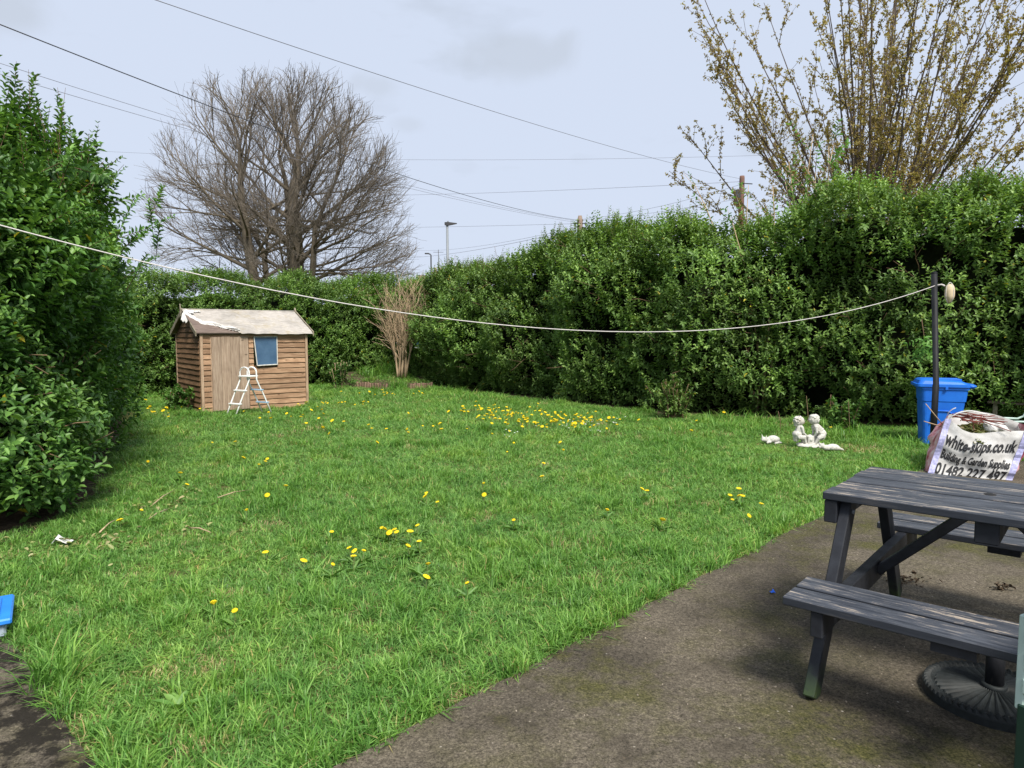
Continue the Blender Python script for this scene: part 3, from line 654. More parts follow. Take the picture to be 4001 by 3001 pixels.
# solid walls behind the boards
bm = bmesh.new(); g = 0.022
pts_l = [(g, g, 0), (g, DP-g, 0), (g, DP-g, HE), (g, DP/2, HRID), (g, g, HE)]; pts_r = [(W_-g, p[1], p[2]) for p in pts_l]
a = [bm.verts.new(p) for p in pts_l]; b_ = [bm.verts.new(p) for p in pts_r]; bm.faces.new(a); bm.faces.new(b_[::-1])
for i in range(5): bm.faces.new((a[i], b_[i], b_[(i+1) % 5], a[(i+1) % 5]))
bmesh.ops.recalc_face_normals(bm, faces=bm.faces); from_bm('wall', bm, M['clad_worn_shaded'], shed)
for (x, y, dz) in ((0.012, -0.006, HE-0.02), (W_-0.02, -0.006, HE-0.02)): box('corner_post', x-0.022, x+0.026, y-0.034, y+0.014, 0, dz, M['trimwood'], shed)
box('corner_post', -0.028, -0.004, DP-0.045, DP+0.005, 0, HE-0.02, M['trimwood'], shed)
door = thing('door', None, None); door.parent = shed
npl = 4
for i in range(npl):
    w = (dx1 - dx0)/npl
    o = box('door_board', 0.002, w-0.002, -0.036, -0.004, 0.03, 1.44, M['doorwood'], door, bevel=0.002); o.location = (dx0 + i*w, random.uniform(-0.003, 0.003), random.uniform(-0.006, 0.006))
box('door_trim', dx0-0.02, dx0-0.001, -0.020, 0.0, 0.02, 1.45, M['trimwood'], door)
win = thing('window', None, None); win.parent = shed
nb = NB('window_sheet'); f = nb.noise(nb.coord('Object'), 3.0, 4)
M['winsheet'] = nb.bsdf(nb.ramp(f, [(0.3, (0.035, 0.080, 0.15)), (0.7, (0.070, 0.135, 0.225))]), 0.22, 0.5, f, 0.1, 0.01)
M['whitewood'] = plain('white_paint_worn', (0.55, 0.54, 0.50), 0.6, 0.3, 0.2, 25)
# window hangs out of square: left side slides down to the right
c4 = [Vector((wx0+0.012, -0.02, wz1)), Vector((wx1, -0.02, wz1+0.005)), Vector((wx1-0.005, -0.03, wz0+0.012)), Vector((wx0+0.055, -0.045, wz0))]
me = bpy.data.meshes.new('pane'); me.from_pydata([tuple(c) for c in c4] + [tuple(c + Vector((0, 0.006, 0))) for c in c4], [], [(0, 1, 2, 3), (7, 6, 5, 4), (0, 4, 5, 1), (1, 5, 6, 2), (2, 6, 7, 3), (3, 7, 4, 0)]); link('pane', me, M['winsheet'], win)
for i in range(4):
    a_, b__ = c4[i], c4[(i+1) % 4]; tube('window_frame', [a_ + Vector((0, -0.006, 0)), b__ + Vector((0, -0.006, 0))], 0.013 if i != 0 else 0.009, M['whitewood'], win, 4)
me = bpy.data.meshes.new('gap_shade_quad'); me.from_pydata([(wx0-0.002, -0.003, wz0+0.03), (wx1+0.005, -0.003, wz0+0.03), (wx1+0.005, -0.003, wz1), (wx0-0.002, -0.003, wz1)], [], [(0, 1, 2, 3)])
link('gap_shade_sheet', me, M['core'], win)  # flat near-black sheet; the dark of the gap is painted, nothing is cut
box('eave_board', -0.02, W_+0.03, -0.055, -0.03, HE-0.045, HE+0.005, M['roofboard'], shed)
# roof: boards, then felt with the torn corner
roof = thing('roof', None, None); roof.parent = shed
ov, oe = 0.09, 0.09
sl = Vector((0, -(DP/2 + oe), -(HRID - HE) * (DP/2 + oe)/(DP/2))); 
def roofpt(s_, t_, lift=0.0, side=-1):
    x = -ov + s_*(W_ + 2*ov); y = DP/2 + side*(DP/2 + oe)*t_; z = HRID + 0.03 - (HRID - HE)*(DP/2 + oe)/(DP/2)*t_
    return Vector((x, y, z + lift))
nrb = 6
for side in (-1, 1):
    for i in range(nrb):
        t0, t1 = i/nrb, (i+1)/nrb - 0.006
        p = [roofpt(0.005, t0, 0.0, side), roofpt(0.995, t0, 0.0, side), roofpt(0.995, t1, 0.0, side), roofpt(0.005, t1, 0.0, side)]
        q = [v - Vector((0, 0, 0.014)) for v in p]; me = bpy.data.meshes.new('roof_plank')
        me.from_pydata([tuple(v) for v in p + q], [], [(0, 1, 2, 3), (7, 6, 5, 4), (0, 4, 5, 1), (1, 5, 6, 2), (2, 6, 7, 3), (3, 7, 4, 0)]); link('roof_plank', me, M['roofboard'], roof)
nb = NB('roof_felt'); v = nb.coord('Object'); f = nb.noise(v, 2.2, 6, 0.65); st = nb.noise(nb.coord('Object', (1.5, 9, 9)), 6, 5, 0.7); li = nb.noise(v, 4.5, 5, 0.7)
c = nb.ramp(st, [(0.3, (0.27, 0.245, 0.225)), (0.55, (0.41, 0.38, 0.345)), (0.75, (0.54, 0.51, 0.47))]); c = nb.mix(nb.ramp(li, [(0.52, 0), (0.68, 0.6)]), c, (0.30, 0.25, 0.15)); c = nb.mix(nb.ramp(f, [(0.35, 0.5), (0.55, 0.0)]), c, (0.16, 0.15, 0.135))
M['felt'] = nb.bsdf(c, 0.95, 0.1, st, 0.5, 0.006)
def tear(s_):                             # lowest point of the felt along the roof; the left front corner is gone
    return float(np.interp(s_, [0, 0.03, 0.07, 0.11, 0.17, 0.23, 0.30, 0.36, 1.0], [0.10, 0.16, 0.40, 0.62, 0.66, 0.82, 0.93, 1.03, 1.03]))
def feltgrid(side):
    ns, ntt = 90, 26; V = []; idx = {}
    for i in range(ns+1):
        s_ = i/ns; tm = tear(s_) if side < 0 else 1.02
        for j in range(ntt+1):
            t_ = tm*j/ntt; p = roofpt(s_, t_, 0.006 + 0.010*vnoise(np.array([[s_*9, t_*5, side]]), 1.0)[0] + (0.012 if t_ > 1.0 and side < 0 else 0), side)
            if side < 0 and s_ < 0.36 and j == ntt: p += Vector((random.gauss(0, .006), random.gauss(0, .006), random.uniform(0, 0.02)))
            if t_ > 1.0: p.z -= 0.03*(0.6 + 0.8*vnoise(np.array([[s_*14, 3.0, 0]]), 1.0)[0])
            V.append(tuple(p))
    Fq = [(i*(ntt+1)+j, (i+1)*(ntt+1)+j, (i+1)*(ntt+1)+j+1, i*(ntt+1)+j+1) for i in range(ns) for j in range(ntt)]
    me = bpy.data.meshes.new('roof_felt'); me.from_pydata(V, [], Fq); me.shade_smooth(); o = link('roof_felt', me, M['felt'], roof); return o
feltgrid(-1); feltgrid(1)
tube('ridge_edge', [roofpt(-0.002, 0, 0.012), roofpt(0.3, 0, 0.014), roofpt(0.7, 0, 0.008), roofpt(1.0, 0, 0.014)], 0.014, M['felt'], roof, 5)
nb = NB('white_fleece'); f = nb.noise(nb.coord('Object'), 30, 5); M['fleece'] = nb.bsdf(nb.ramp(f, [(0.3, (0.48, 0.47, 0.45)), (0.7, (0.70, 0.69, 0.67))]), 0.9, 0.1, f, 0.5, 0.01)
def ribbon(name, path, width, mat, parent, crum=0.02, seed=0):
    rg = random.Random(seed); V = []; n = len(path); m = 7
    for i, (p, dv) in enumerate(path):
        w = width(i/(n-1)) * rg.uniform(0.45, 1.35)
        for j in range(m+1):
            u = j/m; q = Vector(p) + Vector(dv)*w*u + Vector((rg.gauss(0, crum), rg.gauss(0, crum), rg.gauss(0, crum)*1.0)); V.append(tuple(q))
    Fq = [(i*(m+1)+j, (i+1)*(m+1)+j, (i+1)*(m+1)+j+1, i*(m+1)+j+1) for i in range(n-1) for j in range(m)]
    me = bpy.data.meshes.new(name); me.from_pydata(V, [], Fq); me.shade_smooth(); o = link(name, me, mat, parent)
    sb = o.modifiers.new('s', 'SUBSURF'); sb.levels = 1; sb.render_levels = 1; so = o.modifiers.new('t', 'SOLIDIFY'); so.thickness = 0.003; return o
pth = []
for i in range(22):
    f = i/21; s_ = np.interp(f, [0, .2, .45, .6, 1], [0.015, 0.005, 0.07, 0.12, 0.36]); p = roofpt(s_, tear(s_)*0.93 if f > .1 else 0.06, 0.045); pth.append((p, (-0.35 if f < .55 else 0.0, -0.5, -0.75)))
ribbon('torn_lining', pth, lambda f: float(np.interp(f, [0, .15, .35, .5, .62, .8, 1], [.16, .30, .26, .20, .16, .06, .03])), M['fleece'], roof, 0.016, 4)
pth = [(roofpt(s_, 0.05 + 0.05*s_/0.12, 0.03), (0.05, -0.75, -0.3)) for s_ in np.linspace(0.02, 0.13, 9)]
ribbon('torn_lining', pth, lambda f: 0.24*(1-f) + 0.06, M['fleece'], roof, 0.012, 8)
for k in range(14):
    s_ = random.uniform(0.01, 0.36); p = roofpt(s_, tear(s_)*0.97, 0.02)
    tube('loose_thread', [p, p + Vector((random.gauss(0, .02), -0.03, -0.05)), p + Vector((random.gauss(0, .03), -0.04, -random.uniform(.08, .2)))], [0.006, 0.004, 0.002], M['fleece'], roof, 4)
# bargeboards and finials at both ends
for (sx, x) in ((0, -ov-0.012), (1, W_+ov+0.012)):
    for side in (-1, 1):
        a_ = roofpt(0, 0.0, 0.0, side); b2 = roofpt(0, 1.02, 0.0, side)
        pr = [Vector((x, v.y, v.z + dz)) for v, dz in ((a_, 0.035), (b2, 0.03), (b2, -0.055), (a_, -0.05))]
        if sx == 0 and side == -1:        # front left bargeboard is half gone: only its lower piece is left
            m_ = 0.62; pr = [pr[0].lerp(pr[1], m_), pr[1], pr[2], pr[3].lerp(pr[2], m_)]
        q = [v + Vector((0.018, 0, 0)) for v in pr]; me = bpy.data.meshes.new('bargeboard')
        me.from_pydata([tuple(v) for v in pr + q], [], [(0, 1, 2, 3), (7, 6, 5, 4), (0, 4, 5, 1), (1, 5, 6, 2), (2, 6, 7, 3), (3, 7, 4, 0)]); link('bargeboard', me, M['barge'], roof)
    xf = x - 0.010; zf = HRID + 0.03; me = bpy.data.meshes.new('finial'); pf = [(xf, DP/2-0.045, zf-0.12), (xf, DP/2, zf-0.17), (xf, DP/2+0.045, zf-0.12), (xf, DP/2+0.035, zf+0.02), (xf, DP/2, zf+(0.12 if sx == 0 else 0.09)), (xf, DP/2-0.035, zf+0.02)]
    pq = [(p[0]-0.016 if sx == 0 else p[0]+0.03, p[1], p[2]) for p in pf]; n6 = 6
    me.from_pydata(pf + pq, [], [tuple(range(6)), tuple(range(11, 5, -1))] + [(i, 6+i, 6+(i+1) % 6, (i+1) % 6) for i in range(6)]); link('finial', me, M['barge'], roof)

# ------------------------------------------------------------------ white pool ladder in front of the shed
nb = NB('white_plastic_weathered'); f = nb.noise(nb.coord('Object'), 14, 5)
M['white_plastic'] = nb.bsdf(nb.ramp(f, [(0.25, (0.42, 0.43, 0.40)), (0.45, (0.74, 0.75, 0.74)), (0.8, (0.82, 0.83, 0.82))]), 0.4, 0.5, f, 0.1, 0.004)
M['pale_blue'] = plain('pale_blue_plastic', (0.30, 0.44, 0.58), 0.5, 0.4)
pl = G(499, 899); pr_ = G(577, 893); mid = pl.lerp(pr_, 0.5)
lad = thing('pool_ladder', 'white plastic A-frame pool ladder standing open in front of the shed door', 'ladder', (mid.x, mid.y, 0))
wv = Vector((0.105, -0.055, 0)); sp = (pr_ - pl) * 0.5; sp.z = 0
for sg, nm in ((-1, 'rail'), (1, 'rail')):
    top = sp * (0.20*sg); pts = []
    foot = sp*sg
    def railpt(z):
        if z > 0.62: return top
        f = (0.62 - z)/0.62; return top.lerp(foot, f**0.85)
    L1 = [railpt(z) - wv + Vector((0, 0, z)) for z in (0.0, 0.2, 0.4, 0.55, 0.66, 0.80)]
    L2 = [railpt(z) + wv + Vector((0, 0, z)) for z in (0.80, 0.66, 0.55, 0.4, 0.2, 0.0)]
    arc = [top + wv*math.cos(math.pi - a*math.pi/6) + Vector((0, 0, 0.80 + 0.085*math.sin(a*math.pi/6))) for a in range(1, 6)]
    tube('rail', L1 + arc + L2, 0.014, M['white_plastic'], lad, 8)
    for z in (0.22, 0.46):
        c_ = railpt(z); bm = bmesh.new(); dv = wv.normalized(); nv = Vector((-dv.y, dv.x, 0))
        Mx = Matrix.Translation(c_ + Vector((0, 0, z))) @ Matrix((dv, nv, (0, 0, 1))).transposed().to_4x4()
        box_bm(bm, -wv.length-0.02, wv.length+0.02, -0.04, 0.04, -0.012, 0.012, Mx, 0.004); from_bm('step', bm, M['pale_blue'] if sg > 0 else M['white_plastic'], lad)
tb = bmesh.new(); dv = wv.normalized(); nv = Vector((-dv.y, dv.x, 0)); Mx = Matrix.Translation(Vector((0, 0, 0.72))) @ Matrix((dv, nv, (0, 0, 1))).transposed().to_4x4()
box_bm(tb, -wv.length-0.015, wv.length+0.015, -0.11, 0.11, -0.012, 0.012, Mx, 0.004); from_bm('top_plate', tb, M['white_plastic'], lad)

# ------------------------------------------------------------------ stone ornaments
def sculpt(name, blobs, voxel, mat, parent=None, smooth=2):
    bm = bmesh.new()
    for b in blobs:
        if b[0] == 'e':
            _, c, r = b[:3]; rot = b[3] if len(b) > 3 else (0, 0, 0)
            Mx = Matrix.Translation(Vector(c)) @ Euler(rot).to_matrix().to_4x4() @ Matrix.Diagonal((r[0], r[1], r[2], 1))
            bmesh.ops.create_icosphere(bm, subdivisions=2, radius=1.0, matrix=Mx)
        elif b[0] == 'c':
            _, p, q, r0, r1 = b; p, q = Vector(p), Vector(q); n = max(3, int((q-p).length/(min(r0, r1)*0.45)))
            for i in range(n+1):
                f = i/n; bmesh.ops.create_icosphere(bm, subdivisions=1, radius=r0+(r1-r0)*f, matrix=Matrix.Translation(p.lerp(q, f)))
        elif b[0] == 'b':
            _, c, r, rot = b; box_bm(bm, -r[0], r[0], -r[1], r[1], -r[2], r[2], Matrix.Translation(Vector(c)) @ Euler(rot).to_matrix().to_4x4())
    me = bpy.data.meshes.new(name); bm.to_mesh(me); bm.free(); o = link(name, me, mat)
    md = o.modifiers.new('r', 'REMESH'); md.mode = 'VOXEL'; md.voxel_size = voxel
    ms = o.modifiers.new('s', 'SMOOTH'); ms.factor = 0.5; ms.iterations = smooth
    bpy.context.view_layer.update(); dg = bpy.context.evaluated_depsgraph_get()
    m2 = bpy.data.meshes.new_from_object(o.evaluated_get(dg)); o.modifiers.clear(); o.data = m2; m2.shade_smooth()
    if not m2.materials: m2.materials.append(mat)
    if parent: o.parent = parent
    return o
nb = NB('white_stone'); v = nb.coord('Object'); f = nb.noise(v, 45, 6, 0.7); f2 = nb.noise(v, 9, 4)
c = nb.ramp(f, [(0.3, (0.36, 0.34, 0.30)), (0.6, (0.58, 0.57, 0.53))]); c = nb.mix(nb.ramp(f2, [(0.55, 0), (0.7, 0.55)]), c, (0.40, 0.35, 0.28))
M['stone'] = nb.bsdf(c, 0.85, 0.2, f, 0.35, 0.004)
S = 0.000573*9.15/9.3
def Z(zx, zy, y=0.0): return ((zx-1290)*S, y, (1050-zy)*S)
ps = G(1747, 968)
st = thing('child_statue', 'white stone statue of two small children bending over a basket on the grass', 'statue', (ps.x, ps.y, 0.025))
kid1 = [('e', Z(1060, 450), (.060, .058, .062)), ('e', Z(1000, 470), (.046, .056, .056)), ('e', Z(975, 530, .0), (.028, .035, .036)), ('e', Z(1130, 475), (.014, .03, .026)), ('e', Z(1166, 470), (.008, .009, .009)),
        ('c', Z(1070, 530), Z(1060, 590), .030, .036), ('c', Z(1055, 600), Z(1040, 700), .050, .056), ('e', Z(1010, 760), (.066, .066, .052)), ('c', Z(990, 790), Z(985, 890), .055, .040),
        ('c', Z(1030, 820, -.04), Z(1140, 830, -.045), .040, .032), ('c', Z(1140, 830, -.045), Z(1190, 960, -.03), .030, .020), ('c', Z(1190, 980, -.03), Z(1290, 1000, -.035), .019, .014),
        ('c', Z(1030, 820, .04), Z(1130, 840, .045), .040, .032), ('c', Z(1130, 840, .045), Z(1180, 970, .04), .028, .020),
        ('c', Z(1085, 600, -.045), Z(1115, 720, -.055), .026, .019), ('c', Z(1115, 720, -.055), Z(1210, 800, -.03), .018, .013), ('e', Z(1225, 805, -.028), (.017, .012, .011)),
        ('c', Z(1085, 600, .045), Z(1125, 720, .055), .026, .019), ('c', Z(1125, 720, .055), Z(1215, 795, .03), .018, .013)]
kid2 = [('e', Z(1375, 420), (.062, .060, .064)), ('e', Z(1420, 400), (.050, .060, .058)), ('e', Z(1445, 460), (.036, .05, .030)), ('e', Z(1320, 450), (.016, .03, .026)), ('e', Z(1288, 445), (.008, .009, .009)), ('e', Z(1370, 345), (.05, .055, .03)),
        ('c', Z(1400, 490), Z(1430, 550), .030, .036), ('c', Z(1440, 570), Z(1540, 680), .052, .060), ('e', Z(1585, 745), (.060, .066, .058), (0, .6, 0)), ('c', Z(1590, 780), Z(1580, 850), .056, .042),
        ('c', Z(1570, 800, -.04), Z(1490, 840, -.045), .042, .033), ('c', Z(1490, 840, -.045), Z(1420, 970, -.03), .030, .020), ('c', Z(1420, 985, -.03), Z(1330, 1000, -.035), .019, .014),
        ('c', Z(1570, 800, .04), Z(1500, 850, .045), .042, .033), ('c', Z(1500, 850, .045), Z(1480, 980, .04), .030, .022),
        ('c', Z(1410, 590, -.045), Z(1425, 710, -.055), .028, .020), ('c', Z(1425, 710, -.055), Z(1390, 800, -.03), .019, .013), ('e', Z(1380, 806, -.028), (.016, .012, .011)),
        ('c', Z(1410, 590, .045), Z(1430, 710, .05), .028, .020), ('c', Z(1430, 710, .05), Z(1390, 800, .03), .019, .013)]
rh = random.Random(2)
for kid, cz in ((kid1, Z(1030, 440)), (kid2, Z(1400, 400))):
    fs = 1 if kid is kid1 else -1
    for _ in range(46):
        v_ = Vector((rh.gauss(-.35*fs, .8), rh.gauss(0, .9), rh.gauss(.45, .7))).normalized()
        if v_.x*fs > .55 and v_.z < .55: continue
        kid.append(('e', (cz[0] + v_.x*.058, v_.y*.058, cz[2] + v_.z*.058), (.014, .014, .011)))
    for sy in (-1, 1): kid.append(('e', (cz[0] + fs*.064, sy*.020, cz[2] - .012), (.012, .013, .007)))
sculpt('seated_child', kid1, 0.0045, M['stone'], st, 1); sculpt('bending_child', kid2, 0.0045, M['stone'], st, 1)
sculpt('basket', [('e', Z(1295, 830), (.060, .05, .030)), ('b', Z(1300, 910), (.045, .045, .06), (0, 0, .2)), ('e', Z(1300, 880, -.05), (.022, .014, .022)), ('e', Z(1270, 810, -.02), (.02, .02, .02)), ('e', Z(1320, 800, .01), (.02, .02, .02))], 0.006, M['stone'], st, 1)
sculpt('plinth', [('e', Z(1270, 1035), (.15, .10, .032)), ('e', Z(1120, 1010, .02), (.06, .07, .03)), ('e', Z(1480, 1010, .02), (.05, .05, .045)), ('e', Z(1330, 1050, -.05), (.07, .05, .02))], 0.008, M['stone'], st, 2)
def cat(label, loc, rz, blobs):
    o = thing('cat_statue', label, 'statue', (loc[0], loc[1], 0.02), rz, 'stone cats lying in the grass'); sculpt('body', blobs, 0.006, M['stone'], o, 1); return o
c1 = cat('pale stone cat lying curled in grass left of the child statue', tuple(G(1664, 960)), 0.0,
    [('e', (-.085, 0, .050), (.042, .038, .036)), ('e', (-.112, -.015, .042), (.018, .016, .014)), ('c', (-.105, .012, .075), (-.115, .012, .112), .014, .005), ('c', (-.068, -.020, .075), (-.062, -.022, .106), .014, .005), ('e', (.035, 0, .052), (.085, .06, .056)), ('e', (.085, 0, .045), (.045, .055, .045)), ('e', (-.03, 0, .04), (.06, .045, .04)), ('c', (-.06, -.05, .012), (-.02, -.05, .02), .015, .018)])
sculpt('tail', [('c', (.03, -.10, .012), (.075, -.10, .022), .016, .019), ('c', (.075, -.10, .022), (.115, -.085, .018), .019, .014)], 0.006, M['stone'], c1, 1)
cat('pale stone cat lying with its head against the child statue base', tuple(G(1795, 977)), 0.0,
    [('e', (-.115, 0, .062), (.036, .036, .038)), ('c', (-.142, .01, .085), (-.150, .01, .118), .012, .004), ('c', (-.110, -.02, .085), (-.106, -.022, .112), .012, .004), ('e', (-.150, -.01, .048), (.016, .016, .013)), ('e', (-.06, 0, .04), (.06, .045, .038)), ('e', (.02, 0, .045), (.085, .055, .046)), ('e', (.075, .0, .035), (.04, .05, .035)), ('c', (.10, -.01, .03), (.130, -.02, .022), .022, .016), ('c', (.13, -.02, .022), (.150, -.015, .012), .016, .012)])

# ------------------------------------------------------------------ wheelie bin
nb = NB('blue_plastic'); f = nb.noise(nb.coord('Object'), 5, 5); M['blue_plastic'] = nb.bsdf(nb.ramp(f, [(0.3, (0.010, 0.115, 0.55)), (0.7, (0.016, 0.165, 0.68))]), 0.42, 0.4, nb.noise(nb.coord('Object'), 120, 2), 0.05, 0.002)
M['rubber'] = plain('black_rubber', (0.02, 0.02, 0.02), 0.8, 0.2)
def rrect(hx, hy, r, n=4):
    out = []
    for cx, cy, a0 in ((hx-r, hy-r, 0), (-hx+r, hy-r, 90), (-hx+r, -hy+r, 180), (hx-r, -hy+r, 270)):
        for i in range(n+1): a = R(a0 + 90*i/n); out.append((cx + r*math.cos(a), cy + r*math.sin(a)))
    return out
def loft(name, rings, mat, parent, smooth=False, cap=True):
    V = []; Fq = []; n = len(rings[0])
    for rg in rings: V += [tuple(p) for p in rg]
    for i in range(len(rings)-1):
        for k in range(n): Fq.append((i*n+k, i*n+(k+1) % n, (i+1)*n+(k+1) % n, (i+1)*n+k))
    if cap: Fq.append(tuple(range(n))[::-1]); Fq.append(tuple((len(rings)-1)*n+k for k in range(n)))
    me = bpy.data.meshes.new(name); me.from_pydata(V, [], Fq)
    if smooth: me.shade_smooth()
    o = link(name, me, mat, parent); return o
pb_ = G(2024, 958); wb = thing('wheelie_bin', 'blue plastic wheelie bin standing in front of the hedge behind the post', 'bin', (pb_.x, pb_.y, 0), math.atan2(-0.36, 0.93))
def ring(z, sx, sy, r=0.05, ox=0.0, tilt=0.0): return [(x + ox, y, z + tilt*x) for x, y in rrect(sx, sy, r)]
loft('body', [ring(0.0, 0.20, 0.19), ring(0.02, 0.205, 0.195), ring(0.55, 0.25, 0.222, .05, .015), ring(0.60, 0.252, 0.225, .05, .018), ring(0.605, 0.262, 0.232, .05, .018), ring(0.76, 0.275, 0.238, .05, .022), ring(0.765, 0.29, 0.25, .05, .022), ring(0.80, 0.29, 0.25, .05, .022)], M['blue_plastic'], wb)
lid = loft('lid', [ring(0.800, 0.315, 0.268, .05, .0), ring(0.835, 0.315, 0.268, .05, .0), ring(0.838, 0.295, 0.25, .05, .0), ring(0.872, 0.27, 0.23, .06, -.005, -.04), ring(0.890, 0.24, 0.19, .07, -.01, -.05), ring(0.897, 0.15, 0.12, .07, -.01, -.05)], M['blue_plastic'], wb)
for y in (-0.13, 0, 0.13): box('lid_rib', -0.22, 0.23, y-0.012, y+0.012, 0.872, 0.903, M['blue_plastic'], lid, bevel=0.004)
for sy in (-1, 1): box('lid_lug', 0.02, 0.05, sy*0.262-0.012, sy*0.262+0.012, 0.765, 0.802, M['blue_plastic'], lid)
tube('handle', [(0.30, -0.22, 0.80), (0.37, -0.21, 0.815), (0.385, 0, 0.818), (0.37, 0.21, 0.815), (0.30, 0.22, 0.80)], 0.017, M['blue_plastic'], wb, 8)
box('hinge_block', 0.295, 0.375, -0.20, 0.20, 0.78, 0.835, M['blue_plastic'], wb, bevel=0.012)
for sy in (-1, 1):
    w = thing('wheel', None, None); w.parent = wb; w.location = (0.20, sy*0.215, 0.10); w.rotation_euler = (math.pi/2, 0, 0)
    lathe('tyre', [(0.06, -0.022), (0.098, -0.022), (0.10, 0), (0.098, 0.022), (0.06, 0.022)], M['rubber'], w, 20); lathe('rim', [(0.02, -0.024), (0.06, -0.020), (0.06, 0.020), (0.02, 0.024)], M['blue_plastic'], w, 16)
tube('recess_rim', [(-0.13, -0.222, 0.30), (-0.12, -0.224, 0.44), (-0.07, -0.226, 0.475), (0.07, -0.227, 0.475), (0.12, -0.226, 0.44), (0.13, -0.224, 0.30)], 0.008, M['blue_plastic'], wb, 5)

# ------------------------------------------------------------------ clothes post and line
nb = NB('black_paint'); f = nb.noise(nb.coord('Object', (1, 1, .3)), 30, 5); M['black_paint'] = nb.bsdf(nb.ramp(f, [(0.3, (0.006, 0.007, 0.009)), (0.72, (0.016, 0.017, 0.021)), (0.8, (0.06, 0.05, 0.04))]), 0.6, 0.25, f, 0.3, 0.003)
M['rope'] = plain('white_rope', (0.55, 0.52, 0.50), 0.8, 0.2, 0.15, 60)
YP = 8.35; pp = AT(2013, 1000, YP); pt = AT(2018, 590, YP)
post = thing('clothes_post', 'thin black metal clothes post rising beside the blue bin', 'post', (pp.x, YP, 0))
tube('pole', [(0, 0, -0.02), (0.004, 0, 0.9), (0.006, 0, 0.905), ((pt.x-pp.x), 0, pt.z)], [0.036, 0.036, 0.033, 0.033], M['black_paint'], post, 14)
lathe('cap', [(0.034, 0), (0.036, 0.012), (0.02, 0.02)], M['black_paint'], post, 14).location = (pt.x-pp.x, 0, pt.z - 0.004)
lz = AT(2012, 615, YP).z
tube('rope_knot', [(0.05*math.cos(a*0.9), 0.045*math.sin(a*0.9), lz - 0.01 + 0.012*math.sin(a*1.7)) for a in range(0, 15)], 0.007, M['rope'], post, 6)
M['cream'] = plain('cream_plastic', (0.58, 0.47, 0.31), 0.5, 0.3, 0.12, 20)
flt = thing('float_weight', 'cream plastic bottle tied to the top of the black post', 'float', (pp.x + 0.105, YP - 0.02, 0))
lathe('body', [(0.012, -0.10), (0.028, -0.095), (0.030, -0.075), (0.044, -0.06), (0.055, -0.02), (0.054, 0.05), (0.046, 0.09), (0.030, 0.115), (0.008, 0.12)], M['cream'], flt, 18).location = (0, 0, lz - 0.115)
for a in (0.3, 1.8): tube('cord', [(0.058*math.cos(a)*math.cos(b), 0.058*math.sin(a)*math.cos(b), lz - 0.10 + 0.125*math.sin(b)) for b in np.linspace(-math.pi/2, 1.5*math.pi, 15)], 0.004, M['rope'], flt, 5)
P0 = Vector((pp.x - 0.03, YP, lz)); P1 = AT(-60, 470, 3.95)
def cat_line(a, b, sag, n=40): return [a.lerp(b, i/n) - Vector((0, 0, sag*4*(i/n)*(1-i/n))) for i in range(n+1)]
cl_ = tube('clothes_line', cat_line(P0, P1, 0.60), 0.0043, M['rope'], None, 6)
tag(cl_, 'white washing line sagging from the black post across to the left', 'clothes line')

# ------------------------------------------------------------------ builder's bag
q0 = G(2007, 1026); q1 = G(2181, 1042); ub = (q1 - q0); LB = ub.length; ub.normalize(); vb = Vector((-ub.y, ub.x, 0)); LD_ = 0.78
bag = thing('bulk_bag', 'slumped white builder bag with black lettering full of garden waste', 'bag', tuple(q0.lerp(q1, 0.5)))
O = q0 - q0.lerp(q1, 0.5)
zt = lambda u: float(np.interp(u, [0, .10, .2, .3, .42, .6, .8, 1.0], [.615, .56, .50, .475, .475, .50, .52, .53]))
def front(u, v, lift=0.0):
    h = zt(u); w = vnoise(np.array([[u*3.1, v*3.3, 0.7]]), 0.7)[0] - 0.5; w2 = vnoise(np.array([[u*7, v*9, 3.7]]), 0.8)[0] - 0.5
    fold = 0.03*math.sin((v*2.4 + u*0.6)*6.0)*max(0, 0.6 - v)
    out = 0.05*math.sin(math.pi*min(max(u, 0), 1))*math.sin(math.pi*min(max(v*0.85+0.1, 0), 1)) + 0.05*w + 0.018*w2 + fold + lift
    return O + ub*(u*LB + v*0.145) + vb*(0.07*v) - vb*out + Vector((0, 0, v*h + 0.004))
nb = NB('white_woven'); v = nb.coord('Object'); f = nb.noise(v, 6, 5, .65); wv_ = nb.noise(nb.coord('Object', (1, 1, 1)), 160, 2)
c = nb.ramp(f, [(0.35, (0.40, 0.39, 0.37)), (0.6, (0.62, 0.61, 0.59))]); M['woven'] = nb.bsdf(c, 0.6, 0.3, wv_, 0.25, 0.003)
nb = NB('pink_woven'); v = nb.coord('Object'); f = nb.noise(v, 5, 5, .7)
M['pink_woven'] = nb.bsdf(nb.ramp(f, [(0.38, (0.32, 0.05, 0.07)), (0.5, (0.60, 0.30, 0.33)), (0.65, (0.70, 0.62, 0.60))]), 0.6, 0.3, f, 0.3, 0.01)
M['strap'] = plain('blue_strap', (0.42, 0.42, 0.66), 0.7, 0.2, 0.35, 40)
M['ink'] = plain('black_ink', (0.02, 0.02, 0.022), 0.6, 0.3)
def panel(name, fn, nu, nv, mat, parent):
    V = [tuple(fn(i/nu, j/nv)) for i in range(nu+1) for j in range(nv+1)]
    Fq = [(i*(nv+1)+j, (i+1)*(nv+1)+j, (i+1)*(nv+1)+j+1, i*(nv+1)+j+1) for i in range(nu) for j in range(nv)]
    me = bpy.data.meshes.new(name); me.from_pydata(V, [], Fq); me.shade_smooth(); return link(name, me, mat, parent)
fp = panel('front_panel', front, 36, 28, M['woven'], bag)
zl = lambda u: float(np.interp(u, [0, .3, .6, 1], [.615, .60, .55, .58]))
